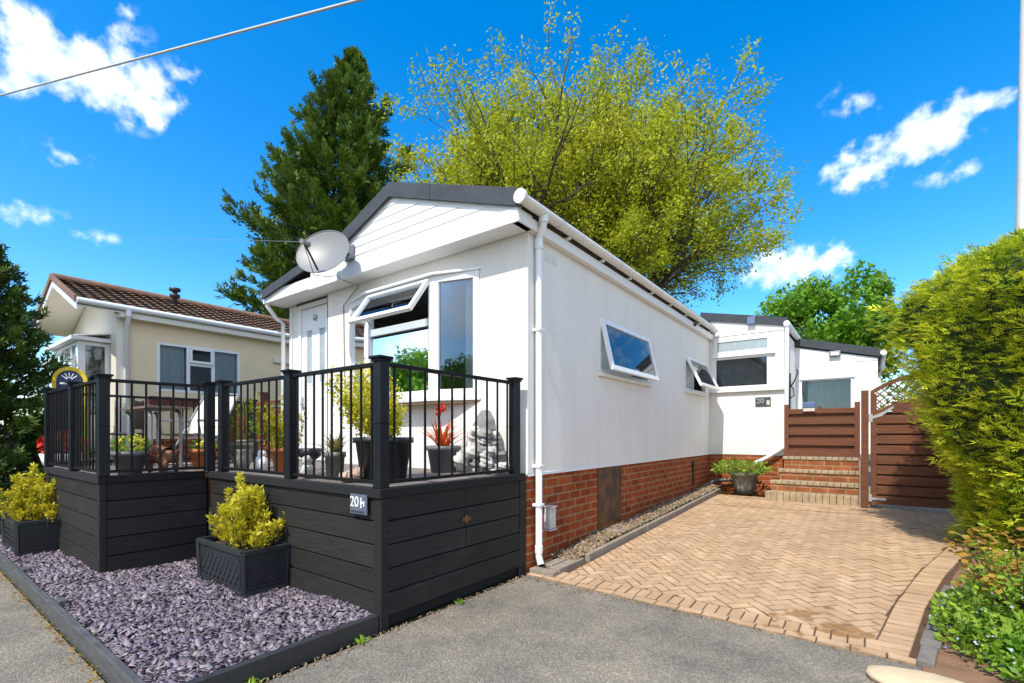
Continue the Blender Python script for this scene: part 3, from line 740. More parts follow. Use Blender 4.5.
# open top casement, hinged at its top
def casement(hinge, U, Nn, w, h, ang, parent, t=.06):
    V = (-Z*math.cos(ang)+Nn*math.sin(ang)); N2 = (Nn*math.cos(ang)+Z*math.sin(ang))
    c = MB(); c.frame(hinge, U, V, N2, w, h, t, .045)
    build('casement', c, M['upvc'], parent)
    build('casement_pane', pane(hinge+U*(t-.01)+V*(t-.01)-N2*.02, U, V, N2, w-2*t+.02, h-2*t+.02), M['glass'], parent)
    st = MB(); p0 = hinge+U*.03+V*h*.55-N2*.04; st.beam(p0, hinge+U*.03-Z*h*.8-Nn*.03, .01,.012); build('stay', st, M['galv'], parent)
casement(B_+Z*3.375+U*.05+Nn*.012, U, Nn, L_-.10, .53, R(36), bw)
ct = MB(); 
build('curtain', curtain((-3.66,4.26,1.97), -X, .22, 1.4, -Y, 4), M['curtain'], home)
build('curtain', curtain((-6.02,4.26,1.97), X, .30, 1.4, -Y, 3), M['curtain'], home)

# front door
dx0,dx1 = -7.745,-6.745
dr = MB(); dr.frame((dx0,4.325,1.07), X, Z, -Y, dx1-dx0, 2.60, .085, .07)
df = build('door_frame', dr, M['upvc'], home, bevel=.005)
d_ = MB(); wall(d_, (dx0+.087,4.35,1.085), X, Z, -Y, .826, 2.49, [(.16,.30,1.25,2.12),(.53,.67,1.25,2.12)], .03)
for (a,b) in ((.12,.34),(.49,.71)):
    d_.frame((dx0+.087+a,4.345,1.085+.25), X, Z, -Y, b-a, .75, .02, .01)
    d_.frame((dx0+.087+a+.01,4.345,1.085+1.22), X, Z, -Y, b-a-.02, .93, .022, .01)
dl = build('door', d_, M['upvc'], home)
for a in (.16,.53): build('pane', pane((dx0+.087+a,4.362,2.33), X, Z, -Y, .14, .89), M['cloudy'], dl)
b_ = MB(); b_.tube([(dx0+.12,4.335,2.0),(dx0+.12,4.30,2.0),(dx0+.22,4.30,2.0)],.012,8); b_.box(dx0+.105,dx0+.135,4.335,4.346,1.9,2.12); build('handle', b_, M['galv'], dl)
b_ = MB(); b_.lathe([(.0,.0),(.045,.004),(.05,.02),(.0,.03)],(0,0,0),14); 
b_.v = [(dx0+.5+a,4.346-c,3.40+b) for a,b,c in b_.v]; build('knocker', b_, M['galv'], dl)
# extra light frame beside the door
b_ = MB(); b_.box(-7.95,-7.93,4.318,4.336,1.1,3.6); build('door_trim', b_, M['upvc'], home)

# side windows (open outward at the bottom)
def side_window(y0,y1,z0,z1,ang):
    fr = MB(); fr.frame((XW+.004,y0,z0), Y, Z, X, y1-y0, z1-z0, .05, .07)
    sw = build('side_window', fr, M['upvc'], home)
    casement(Vector((XW+.03,y0+.03,z1-.01)), Y.copy(), X.copy(), y1-y0-.06, z1-z0-.03, ang, sw, .065)
    s_ = MB(); s_.box(XW+.001,XW+.05,y0-.04,y1+.04,z0-.05,z0-.006); build('sill', s_, M['upvc_old'], sw, bevel=.006)
    build('curtain', curtain((XW-.2,y0+.15,z0), Y, (y1-y0)*.8, z1-z0, X, 6), M['curtain'], sw)
side_window(5.92,7.74,2.33,3.08,R(13))
side_window(9.72,11.22,2.38,3.07,R(26))

# ---- extension at the end of the drive
x1 = -1.43
w = MB(); wall(w, (XW+.002,YE,1.05), X, Z, -Y, x1-XW-.002, 2.66, [(.10,1.20,1.49,2.16),(.13,1.22,2.28,2.56)])
w.add([(x1,YE,1.05),(x1,13.4,1.05),(x1,13.4,3.72),(x1,YE,3.72)],[(0,1,2,3)])
build('extension_wall', w, M['stucco'], home)
w = MB(); w.add([(XW+.002,YE-.012,3.715),(x1+.01,YE-.012,3.715),(x1+.01,YE-.012,3.80),(XW+.002,YE-.012,4.12),(XW+.002,YE+.02,3.715),(x1+.01,YE+.02,3.715),(x1+.01,YE+.02,3.80),(XW+.002,YE+.02,4.12)],[(0,1,2,3),(0,4,5,1),(1,5,6,2)])
build('extension_cladding', w, M['clad'], home)
p = MB(); p.box(XW-.01,x1-.03,YE+.015,YE+.06,.1,1.034); p.box(x1-.075,x1-.03,YE+.061,13.4,.1,1.034); build('extension_plinth', p, M['brick'], home)
r = MB(); r.prism([(XW-.2,YE-.05,4.33),(x1+.06,YE-.05,3.96),(x1+.06,YE-.05,3.79),(XW-.2,YE-.05,4.14)], (0,2.2,0)); build('extension_roof', r, M['felt'], home)
fr = MB(); fr.frame((XW+.09,YE-.006,2.53), X, Z, -Y, 1.13, .70, .045, .06); fr.box(XW+.06,x1-.16,YE-.06,YE-.001,3.235,3.29)
fr.frame((XW+.10,YE-.03,3.29), X, Z, -Y, 1.16, .36, .07, .05)
ew = build('extension_window', fr, M['upvc'], home)
build('pane', pane((XW+.13,YE+.03,2.57), X, Z, -Y, 1.05, .62), M['glass_dark'], ew)
build('pane', pane((XW+.165,YE-.012,3.355), X, Z, -Y, 1.03, .23), M['cloudy'], ew)
s_ = MB(); s_.box(XW+.01,x1+.02,YE-.07,YE-.002,2.44,2.50); build('sill', s_, M['upvc'], ew, bevel=.006)
b_ = MB(); b_.box(XW-.02+.02,x1-.02,11.9,13.3,1.06,1.08); b_.box(-2.9,-1.5,12.6,12.7,1.1,3.7); build('curtain', curtain((XW+.12,YE+.14,2.45), X, 1.1, .75, -Y, 11, .02), pbr('grey_brown_curtain',(.22,.20,.18),.9,.15,8), home)
build('extension_interior', b_, pbr('dim_brown_room',(.10,.075,.06),.9), home)
b_ = MB(); b_.box(x1-.16,x1-.045,YE-.012,YE-.001,2.51,3.70); b_.box(x1+.001,x1+.012,YE+.1,YE+.45,2.5,3.55); build('corner_trim', b_, M['upvc'], home)
b_ = MB(); b_.box(x1+.003,x1+.014,YE+.14,YE+.41,2.55,3.5); build('narrow_pane', b_, M['glass_dark'], home)
b_ = MB(); b_.box(x1+.002,x1+.03,12.3,13.2,1.08,3.45); build('side_door', b_, M['upvc'], home, bevel=.006)
dp = MB(); dp.tube([(x1+.06,YE-.06,3.78),(x1+.05,YE-.06,1.42),(x1+.0,YE-.08,1.22),(x1-.30,YE-.10,1.0),(x1-.62,YE-.10,.82)],.042,12)
dp.tube([(x1+.06,YE-.12,3.82),(x1+.06,13.6,3.82)],.06,14); build('downpipe', dp, M['upvc'], home)
# ---- second extension
y2 = 13.4
def zx(u,v,y): return None
w = MB(); wall(w, (x1,y2,1.05), X, Z, -Y, 1.60, 2.10, [(.13,1.13,.62,1.74)])
w.add([(x1,y2-.01,3.15),(.17,y2-.01,3.15),(.17,y2-.01,3.20),(x1,y2-.01,3.60),(x1,y2+.05,3.15),(.17,y2+.05,3.15)],[(0,1,2,3),(0,4,5,1)])
w.add([(.17,y2,1.05),(.17,16,1.05),(.17,16,3.2),(.17,y2,3.2)],[(0,1,2,3)])
build('extension_wall', w, M['clad'], home)
r = MB(); r.prism([(x1-.1,y2-.06,3.86),(.22,y2-.06,3.40),(.22,y2-.06,3.22),(x1-.1,y2-.06,3.67)], (0,2.6,0)); build('extension_roof', r, M['felt'], home)
fr = MB(); fr.frame((x1+.10,y2-.02,1.64), X, Z, -Y, 1.06, 1.18, .05, .06); fr.frame((x1+.10,y2-.02,2.83), X, Z, -Y, 1.1, .44, .045, .06); fr.box(x1+.14,x1+1.16,y2-.018,y2-.012,2.87,3.22); fr.box(x1+.10,x1+1.18,y2-.05,y2-.021,2.80,2.835)
ew = build('extension_window', fr, M['upvc'], home)
build('pane', pane((x1+.14,y2+.02,1.68), X, Z, -Y, .98, 1.1), M['glass_dark'], ew)
build('curtain', curtain((x1+.15,y2+.10,1.6), X, .96, 1.2, -Y, 9, .02), M['curtain_green'], ew)
dp = MB(); dp.tube([(.27,y2-.10,3.30),(.27,16,3.30)],.06,14); dp.tube([(.27,y2+.3,3.26),(.27,y2+.3,3.0),(.20,y2+.3,2.8),(.20,y2+.3,1.1)],.035,10); build('downpipe', dp, M['upvc_old'], home)

g_=MB(); g_.add([(-.12,10.36,.21),(1.9,10.36,.21),(1.9,20,.4),(-.12,20,.4)],[(0,1,2,3)]); g_.add([(-1.4,11.83,1.04),(-.125,11.83,1.04),(-.125,13.38,1.04),(-1.4,13.38,1.04)],[(0,1,2,3)]); g_.box(-.13,-.05,10.38,13.4,.0,1.03)
struct('path', g_, M['kerb'])
# things fixed to the house
o = thing('solar_light', 'small grey blue square solar light on the extension gable', 'light', (-2.05,YE-.03,4.0))
b_ = MB(); b_.box(-2.13,-1.97,YE-.11,YE-.055,3.90,4.06); build('panel', b_, M['solar'], o, bevel=.01)
b_ = MB(); b_.box(-2.08,-2.02,YE-.054,YE-.014,3.92,4.02); build('bracket', b_, M['galv'], o)
o = thing('wall_light', 'small grey rectangular floodlight above the curtained extension window', 'light', (-.62,y2-.03,3.3))
b_ = MB(); b_.box(-.73,-.51,y2-.10,y2-.02,3.30,3.42); build('housing', b_, M['alu'], o, bevel=.008)
b_ = MB(); b_.box(-.70,-.54,y2-.106,y2-.101,3.325,3.395); build('lens', b_, M['white'], o)
o = thing('wall_bracket', 'black wrought iron hanging bracket on the white side wall behind the wooden gate', 'bracket', (x1+.05,12.2,2.5))
b_ = MB(); b_.tube([(x1+.03,12.2,2.05),(x1+.04,12.2,2.85)],.016,8); b_.tube([(x1+.04,12.2,2.55),(x1+.12,12.15,2.65),(x1+.20,12.1,2.85),(x1+.17,12.1,2.92)],.013,8); b_.tube([(x1+.04,12.2,2.3),(x1+.12,12.15,2.35),(x1+.10,12.2,2.5),(x1-.02,12.2,2.7),(x1-.03,12.1,2.8)],.012,8)
tagged = build('scroll', b_, M['iron'], o)

def text_mesh(name, s, size, m, parent, loc, rot, ext=.002):
    cu = bpy.data.curves.new(name,'FONT'); cu.body = s; cu.size = size; cu.extrude = ext; cu.align_x = 'CENTER'
    t = bpy.data.objects.new(name+'_src', cu); COL.objects.link(t)
    dg = bpy.context.evaluated_depsgraph_get(); me = bpy.data.meshes.new_from_object(t.evaluated_get(dg))
    bpy.data.objects.remove(t); me.materials.clear(); me.materials.append(m)
    o = link(bpy.data.objects.new(name, me)); o.parent = parent
    o.location = Vector(loc)-OFF[parent.name]; o.rotation_euler = rot; return o
# deck number plaque
def plaque(xc,yf,zc,w,h,m,label):
    o = thing('number_plaque', label, 'sign', (xc,yf,zc))
    b_ = MB(); b_.box(xc-w/2,xc+w/2,yf-.014,yf-.002,zc-h/2,zc+h/2); build('plate', b_, m, o, bevel=.003)
    return o
o = plaque(-3.175,2.275,.942,.21,.155,M['plaque'],'slate blue plaque reading 20 on the black deck front near its corner')
text_mesh('lettering','20',.115,M['white'],o,(-3.22,2.259,.922),(R(90),0,0))
b_ = MB(); b_.box(-3.14,-3.128,2.256,2.26,.917,.997); b_.box(-3.127,-3.10,2.256,2.26,.952,.965); b_.box(-3.105,-3.093,2.256,2.26,.932,.972); build('emblem', b_, M['white'], o)
b_ = MB()
for i in range(5): b_.box(-3.265+.034*i,-3.238+.034*i,2.256,2.26,.879,.893)
build('caption_strip', b_, M['plaquedark'], o)
o = plaque(-1.83,YE-.002,2.20,.30,.20,M['plaquedark'],'dark slate plaque reading 20 on the white extension wall above the potted plant')
text_mesh('lettering','20',.15,M['galv'],o,(-1.885,YE-.018,2.17),(R(90),0,0))
b_ = MB(); b_.box(-1.76,-1.70,YE-.02,YE-.016,2.13,2.23); build('emblem', b_, M['sling'], o)

# satellite dish
o = thing('satellite_dish', 'grey oval satellite dish bracketed to the white gable boards', 'satellite dish', (-5.85,3.93,3.95))
dc = Vector((-5.74,3.54,3.89)); aim = Vector((.42,-.82,.34)).normalized()
sx = aim.cross(Z).normalized()*-1; sy = aim.cross(sx).normalized()
if sy.z < 0: sy = -sy
dm = MB(); nr,ns = 7,36
for side in (0,1):
    vs=[dc+aim*(-.07-.008*side)]
    for i in range(1,nr+1):
        rr=i/nr
        for k in range(ns):
            a=6.2832*k/ns; vs.append(dc+sx*.365*rr*math.cos(a)+sy*.34*rr*math.sin(a)+aim*(-.07+.07*rr*rr-.008*side))
    fs=[(0,1+k,1+(k+1)%ns) for k in range(ns)]+[(1+i*ns+k,1+(i+1)*ns+k,1+(i+1)*ns+(k+1)%ns,1+i*ns+(k+1)%ns) for i in range(nr-1) for k in range(ns)]
    dm.add(vs,fs,True)
rim=[dc+sx*.365*math.cos(6.2832*k/ns)+sy*.34*math.sin(6.2832*k/ns) for k in range(ns+1)]
dm.tube(rim,.007,6); build('reflector', dm, M['dish'], o)
lnb = dc+aim*.36-sy*.16-sx*.02
am = MB(); am.tube([dc-sy*.30+aim*-.0, lnb+aim*-.02],.013,8); build('feed_arm', am, M['black'], o)
am = MB(); am.tube([lnb+aim*.03-sy*.02, lnb-aim*.08+sy*.03],.03,12); am.tube([lnb-aim*.08+sy*.03,lnb-aim*.10+sy*.04],.04,12); build('receiver', am, M['dish'], o)
am = MB(); am.tube([dc-aim*.09, Vector((-5.80,3.80,3.97)), Vector((-5.70,3.93,3.97))],.024,10); am.box(-5.80,-5.60,3.915,3.93,3.87,4.07); am.box(-5.99,-5.88,3.62,3.72,3.92,4.06); build('bracket', am, M['alu'], o)
am = MB(); am.tube([lnb, dc-sy*.42+aim*.05, Vector((-6.05,3.86,3.70)), Vector((-6.0,3.92,3.74)), Vector((-5.92,3.925,3.66)),Vector((-5.85,4.18,3.62)), Vector((-5.93+.0-.3,4.185,3.4)),Vector((-6.2,4.185,2.0))],.005,6); build('cable', am, M['iron'], o)

# ------------------------------------------------------------------ the black deck with railings
deck = thing('timber_deck', 'raised black boarded deck with black metal railings in front of the white home', 'deck', (-3,2.3,0))
DZ = 1.07
def boards(mb, a, b, z0, z1, nrm, h=.183, gap=.011, th=.025):
    """horizontal boards between plan points a and b, face along nrm"""
    a,b,nrm = Vector((*a,0)),Vector((*b,0)),Vector((*nrm,0))
    z = z1
    while z-h > z0-h*.6:
        lo = max(z-h+gap, z0)
        j = random.uniform(-.0015,.0015)
        mb.prism([a+Z*lo+nrm*j, b+Z*lo+nrm*j, b+Z*z+nrm*j, a+Z*z+nrm*j], -nrm*th); z -= h
bd = MB(); boards(bd, (-5.97,2.30), (-3.02,2.30), .02, 1.0, (0,-1)); build('front_boarding', bd, M['deckpaint'], deck, bevel=.003)
bd = MB(); boards(bd, (-2.945,2.37), (-2.945,4.08), .02, 1.0, (1,0)); build('side_boarding', bd, M['deckpaint'], deck, bevel=.003)
bd = MB(); boards(bd, (-8.5,1.345), (-6.10,1.345), .06, 1.0, (0,-1)); build('front_boarding', bd, M['deckpaint'], deck, bevel=.003)
bd = MB(); boards(bd, (-6.055,1.40), (-6.055,2.29), .06, 1.0, (1,0)); build('side_boarding', bd, M['deckpaint'], deck, bevel=.003)
bd = MB(); each('corner_board', [(-3.02,-2.938,2.292,2.368,-.02,1.0),(-3.03,-2.938,4.082,4.19,-.02,1.0),(-6.12,-6.048,1.338,1.398,-.02,1.0)], M['deckpaint'], deck, .006)
each('backing', [(-5.98,-2.975,2.335,2.36,0,.99),(-3.02,-2.985,2.38,4.15,0,.99),(-8.5,-6.085,1.385,1.41,0,.99),(-6.12,-6.095,1.42,2.33,0,.99)], M['deckgap'], deck)
bd = MB(); each('edge_beam', [(-6.0,-2.925,2.275,2.36,1.002,DZ+.002),(-3.01,-2.925,2.362,4.17,1.002,DZ+.002),(-8.5,-6.03,1.325,1.40,1.002,DZ+.002),(-6.11,-6.03,1.402,2.272,1.002,DZ+.002)], M['deckgap'], deck, .004)
fl = MB(); y_ = 1.41
while y_ < 4.3:
    y1 = y_+.138; x0_ = -8.5; x1_ = -6.115 if y_ < 2.36 else -3.015
    if y_ < 2.36 and 2.37 < y1: y1 = 2.368
    y1 = min(y1, 4.19)
    fl.box(x0_,x1_,y_,y1-.006,1.04,DZ-.012+random.uniform(-.001,.001)); y_ = y1
    if y_ >= 4.18: break
build('floor_boards', fl, M['deckfloor'], deck)
# side hatch in the boarding
h_ = MB(); h_.box(-2.9448,-2.9425,3.245,3.252,.46,.99); build('hatch_seam', h_, M['deckgap'], deck)
h_ = MB(); h_.box(-2.944,-2.93,3.20,3.30,.70,.73); h_.box(-2.944,-2.925,3.235,3.255,.68,.75); build('hatch_latch', h_, M['rust'], deck)
posts = [(-2.99,2.335),(-4.30,2.335),(-5.72,2.335),(-2.985,4.05),(-6.0,2.30),(-6.07,1.375),(-7.19,1.375),(-8.45,1.375)]
def post(x,y,top=2.06,w=.09):
    b_ = MB(); b_.box(x-w/2,x+w/2,y-w/2,y+w/2,DZ+.003,top)
    p_ = build('post', b_, M['railpost'], deck, bevel=.006)
    c = MB(); c.box(x-w/2-.022,x+w/2+.022,y-w/2-.022,y+w/2+.022,top+.001,top+.022); c.box(x-w/2-.01,x+w/2+.01,y-w/2-.01,y+w/2+.01,top-.02,top); build('cap', c, M['rail'], p_, bevel=.004)
    b2 = MB(); b2.box(x-w/2-.003,x+w/2+.003,y-w/2-.003,y+w/2+.003,1.565,1.571); build('seam', b2, M['rail'], p_)
for x,y in posts: post(x,y)
def railing(a,b,n,zt_=2.025):
    a,b = Vector((*a,0)),Vector((*b,0)); d=(b-a).normalized(); a2=a+d*.046; b2=b-d*.046
    r_ = MB(); r_.beam(a2+Z*zt_, b2+Z*zt_, .05,.032); ro = build('railing', r_, M['rail'], deck, bevel=.004)
    build('bottom_rail', MB().beam(a2+Z*(DZ+.045), b2+Z*(DZ+.045), .04,.028), M['rail'], ro, bevel=.004)
    for i in range(n):
        p_ = a2+(b2-a2)*((i+.5)/n)
        b_ = MB(); b_.tube([p_+Z*(DZ+.055), p_+Z*(zt_-.012)],.0105,8,False); build('baluster', b_, M['rail'], ro)
railing(posts[1],posts[0],9); railing(posts[2],posts[1],9); railing(posts[0],posts[3],10)
railing(posts[5],posts[4],7); railing(posts[6],posts[5],8); railing(posts[7],posts[6],9)
post(-8.45,3.9); railing((-8.45,1.375),(-8.45,3.9),16)

# ------------------------------------------------------------------ neighbour's cream home
nb = thing('mobile_home', 'cream rendered home with brown tiled roof left behind the deck', 'bungalow', (-13.3,2.85,0))
nx,ny = -11.6,2.83; nyb = 9.0; nxl = -15.0
w = MB(); wall(w, (nx,ny,.7), Y, Z, X, nyb-ny, 3.16, [(.65,2.25,1.68,2.68),(3.45,4.2,.3,2.5)]); build('wall', w, M['cream'], nb)
w = MB(); wall(w, (nxl,ny,.7), X, Z, -Y, nx-nxl, 3.10, [(.95,2.95,1.1,2.55)], .09)
w.add([(nxl,ny,3.80),(nx,ny,3.80),((nxl+nx)/2,ny,4.52)],[(0,1,2)]); build('wall', w, M['creamtrim'], nb)
w = MB(); w.box(nxl,nxl+.05,ny,nyb,.7,3.8); w.box(nxl,nx,nyb-.05,nyb,.7,3.8); build('wall', w, M['cream'], nb)
p = MB(); p.box(nx-.06,nx-.02,ny,nyb,-.05,.699+.72); p.box(nxl,nx-.061,ny+.02,ny+.06,-.05,.699); build('plinth', p, M['brick'], nb)
w = MB(); w.box(nx-.019,nx+.002,ny,nyb,.72,1.40); build('lower_plinth', w, M['brick'], nb)
f = MB(); f.box(nxl+.1,nx-.1,ny+.1,nyb-.1,.75,.78); f.box(nxl+.1,nx-.1,ny+.1,nyb-.1,3.7,3.74); build('floor', f, M['inside'], nb)
t = MB(); t.box(nx-.11,nx+.012,ny-.012,ny+.12,.72,3.74); build('corner_trim', t, M['creamtrim'], nb)
# tiled roof: rolled pantiles in courses, real relief
rx0 = nx+.22; rxr = (nxl+nx)/2; zr,ze = 4.66,3.93; y0r,y1r = 2.2,nyb+.2
def tiles(xe, xr):
    rows=9; per=.20; ny_=int((y1r-y0r)/per)*6
    ys=np.linspace(y0r,y1r,ny_+1); V=[];F=[]
    for r_ in range(rows):
        t0,t1=r_/rows,(r_+1.06)/rows
        for e,(t_,lift) in enumerate(((t0,.035),(min(t1,1),.0))):
            xx=xe+(xr-xe)*t_; zz=ze+(zr-ze)*t_
            for y in ys: V.append((xx,y,zz+lift+.022*abs(math.sin(math.pi*(y-y0r)/per))))
        b0=r_*2*(ny_+1)
        for i in range(ny_): F.append((b0+i,b0+i+1,b0+ny_+1+i+1,b0+ny_+1+i))
    return V,F
for xe in (rx0, nxl-.22):
    V,F = tiles(xe,rxr); o = mesh_obj('roof', V, F, M['tile'], nb)
b_ = MB(); b_.tube([(rxr,y0r,zr+.03),(rxr,y1r,zr+.03)],.09,10); build('ridge', b_, M['tile'], nb)
v = MB(); v.prism([(rx0+.02,y0r-.03,ze+.05),(rxr,y0r-.03,zr+.10),(rxr,y0r-.03,zr-.02),(rx0+.02,y0r-.03,ze-.06)],(0,.03,0)); v.prism([(nxl-.24,y0r-.03,ze+.05),(nxl-.24,y0r-.03,ze-.06),(rxr,y0r-.03,zr-.02),(rxr,y0r-.03,zr+.10)],(0,.03,0)); build('verge_tiles', v, M['tile'], nb)
v = MB(); v.prism([(rx0+.01,y0r+.001,ze-.05),(rxr,y0r+.001,zr-.01),(rxr,y0r+.001,zr-.16),(rx0+.01,y0r+.001,ze-.20)],(0,.02,0)); v.prism([(nxl-.23,y0r+.001,ze-.05),(nxl-.23,y0r+.001,ze-.20),(rxr,y0r+.001,zr-.16),(rxr,y0r+.001,zr-.01)],(0,.02,0)); build('bargeboard', v, M['upvc'], nb)
v = MB(); v.prism([(rx0,y0r+.022,ze-.10),(rxr,y0r+.022,zr-.06),(nxl-.22,y0r+.022,ze-.10),(nxl-.22,y0r+.022,ze-.13),(rxr,y0r+.022,zr-.09),(rx0,y0r+.022,ze-.13)],(0,nyb-y0r,0)); build('soffit', v, M['creamtrim'], nb)
b_ = MB(); b_.tube([(rx0+.04,y0r,ze-.03),(rx0+.04,nyb,ze-.03)],.055,10); build('gutter', b_, M['upvc'], nb)
b_ = MB(); b_.box(nx+.01,rx0,ny,nyb,ze-.20,ze-.13); build('eaves_box', b_, M['creamtrim'], nb)
b_ = MB(); b_.tube([(rx0+.04,ny+.12,ze-.06),(rx0+.03,ny+.12,ze-.2),(nx+.06,ny+.14,ze-.34),(nx+.06,ny+.14,.1)],.04,10); b_.tube([(rx0+.04,ny+.12,ze-.06),(rx0+.03,ny+.12,ze-.18)],.055,10); build('downpipe', b_, M['upvc'], nb)
b_ = MB(); b_.lathe([(.05,0),(.05,.22),(.10,.24),(.10,.30),(.05,.31),(.05,.36),(.11,.38),(.11,.44),(0,.46)],(nx-1.0,4.12,4.36),14); build('flue', b_, M['black'], nb)
fr = MB(); fr.frame((nx+.004,ny+.65,2.38), Y, Z, X, 1.60, 1.0, .05, .07); fr.box(nx-.05,nx+.006,ny+1.18,ny+1.24,2.43,3.33); fr.box(nx-.05,nx+.006,ny+1.66,ny+1.72,2.43,3.33); fr.box(nx-.05,nx+.006,ny+1.242,ny+1.658,2.96,3.02)
fr.frame((nx+.05,ny+1.22,3.02), Y, Z, X, .46,.33,.05,.05)
nw = build('window', fr, M['upvc'], nb)
for a,b_,c_,d_ in ((.70,1.18,2.43,3.33),(1.24,1.66,2.43,2.96),(1.72,2.20,2.43,3.33),(1.27,1.63,3.07,3.30)):
    build('pane', pane((nx-.02 if c_<3 else nx+.03,ny+a,c_), Y, Z, X, b_-a, d_-c_), M['glass'], nw)
for a in (.66,1.72): build('curtain', curtain((nx-.075,ny+a,2.4), Y, .5, .95, X, 5, .02), M['curtain'], nw)
s_ = MB(); s_.box(nx+.003,nx+.10,ny+.5,ny+2.5,2.09,2.26); build('sill_panel', s_, M['sillbrick'], nb)
fr = MB(); fr.frame((nx+.004,ny+3.45,1.0), Y, Z, X, .75, 2.2, .06, .06); fr.box(nx+.003,nx+.09,ny+3.0,ny+4.6,3.24,3.34); nd = build('door_frame', fr, M['creamtrim'], nb)
build('door_pane', pane((nx-.02,ny+3.51,1.06), Y, Z, X, .63, 2.08), M['glass'], nd)
# its box bay on the gable
fr = MB(); bx0,bx1,by = -14.1,-12.05,2.36
fr.frame((bx0,by,1.8), X, Z, -Y, bx1-bx0, 1.48, .06, .06)
for q in (.52,1.0,1.5): fr.box(bx0+q-.03,bx0+q+.03,by,by+.06,1.86,3.22)
fr.frame((bx1,by+.0,1.8), Y, Z, X, ny-by, 1.48, .07, .06); fr.box(bx1-.10,bx1+.004,by-.006,by+.10,1.8,3.28)
nw = build('bay_window', fr, M['upvc'], nb)
build('pane', pane((bx0+.05,by+.03,1.85), X, Z, -Y, bx1-bx0-.1, 1.38), M['glass'], nw); build('pane', pane((bx1-.03,by+.06,1.86), Y, Z, X, ny-by-.1, 1.36), M['glass'], nw)
casement(Vector((bx0+.55,by-.02,3.22)), X.copy(), -Y, .44, .45, R(40), nw, .045)
s_ = MB(); s_.box(bx0-.10,bx1+.10,by-.12,ny,3.29,3.36); s_.prism([(bx0-.06,by-.06,3.362),(bx1+.06,by-.06,3.362),(bx1+.06,ny,3.46),(bx0-.06,ny,3.46),(bx0-.06,ny,3.362)][:4],(0,0,.02)); build('bay_canopy', s_, M['upvc'], nw)
s_ = MB(); s_.box(bx0,bx1,by+.01,ny,.0,1.79); build('bay_base', s_, M['creamtrim'], nw)
build('curtain', curtain((bx0+.1,by+.14,1.8), X, 1.9, 1.45, -Y, 12), M['curtain'], nw)

# ------------------------------------------------------------------ steps, fence panel, gate
st = thing('brick_steps', 'four brick steps rising to the wooden panel gate at the end of the drive', 'steps', (-.9,10.4,.2))
tops = [.385,.585,.80,1.05]; ys_ = [10.37,10.62,10.87,11.12]; xa = [-1.61,-1.56,-1.45,-1.40]
for i in range(4):
    zb_ = gz(10.4)-.05
    lo = zb_ if i==0 else tops[i-1]-.02
    if i:
        b_ = MB(); b_.box(xa[i]+.02,-.13,ys_[i]+.02,11.9,lo,tops[i]-.065); build('riser', b_, M['stepbrick'], st)
    b_ = MB(); xx = xa[i]
    while xx < -.13:
        x2 = min(xx+.105,-.12)
        b_.box(xx,x2-.006,ys_[i],ys_[i]+(.27 if i<3 else .7),(lo if i==0 else tops[i]-.062),tops[i]+random.uniform(-.003,.003)); xx += .105
    build('tread', b_, M['coping'], st, bevel=.008)
pg = thing('panel_gate', 'low brown slatted timber gate at the top of the brick steps', 'gate', (-.75,11.2,1.05))
py = 11.22
b_ = MB(); z = 1.065
while z < 2.0:
    k_ = int(round((z-1.065)/.105))
    b_.box(-1.30,-.21,py-(.050 if k_%2==0 else .004),py-(.030 if k_%2==0 else -.016),z+(0 if k_%2==0 else -.02),z+(.098 if k_%2==0 else .125)); z += .105
build('slats', b_, M['wood'], pg, bevel=.003)
b_ = MB(); b_.box(-1.38,-1.30,py-.05,py+.03,1.03,2.10); build('stile', b_, M['wood'], pg, bevel=.004)
b_ = MB(); b_.box(-.21,-.125,py-.05,py+.03,1.03,2.11); build('stile', b_, M['wood'], pg, bevel=.004)
b_ = MB(); b_.box(-.80,-.74,py-.002,py+.03,1.08,2.05); build('batten', b_, M['wood'], pg)
o = thing('letter_tray', 'small blue and cream box fixed on top of the low slatted gate', 'sign', (-.95,py-.05,2.0))
b_ = MB(); b_.box(-1.05,-.84,py-.10,py-.052,2.03,2.13); build('hood', b_, pbr('blue_plastic',(.09,.14,.28),.4), o, bevel=.006)
b_ = MB(); b_.box(-1.045,-.845,py-.085,py-.052,1.95,2.025); build('face', b_, M['sling'], o, bevel=.004)
gp = MB(); gp.box(-.10,.005,10.24,10.345,gz(10.3)-.02,2.25)
tag(build('gate_post', gp, M['wood'], bevel=.006), 'square brown timber gate post between the steps and the arched gate', 'post')
gp = MB(); gp.box(1.153,1.28,10.24,10.345,gz(10.3)-.02,2.25)
tag(build('gate_post', gp, M['wood'], bevel=.006), 'brown timber gate post mostly hidden in the golden hedge', 'post')
gate = thing('garden_gate', 'tall brown slatted garden gate with arched trellis top beside the hedge', 'gate', (.6,10.3,.25))
ga,gbx = .03,1.15; gy = 10.30
arch = lambda x: 2.20+.24*math.sin(math.pi*(x-ga)/(gbx-ga))
arch2 = lambda x: 1.78+.26*math.sin(math.pi*(x-ga)/(gbx-ga))
b_ = MB(); b_.box(ga,ga+.085,gy-.035,gy+.035,.28,2.19); b_.box(gbx-.085,gbx,gy-.035,gy+.035,.28,2.19); build('stile', b_, M['wood'], gate, bevel=.005)
for fn,nm in ((arch,'arch_rail'),(arch2,'mid_rail')):
    b_ = MB(); n_=16; xs_=np.linspace(ga+.0,gbx,n_+1)
    for i in range(n_): b_.prism([(xs_[i],gy-.036,fn(xs_[i])-.035),(xs_[i+1],gy-.036,fn(xs_[i+1])-.035),(xs_[i+1],gy-.036,fn(xs_[i+1])+.035),(xs_[i],gy-.036,fn(xs_[i])+.035)],(0,.072,0))
    build(nm, b_, M['wood'], gate)
b_ = MB(); z = .30; k_=0
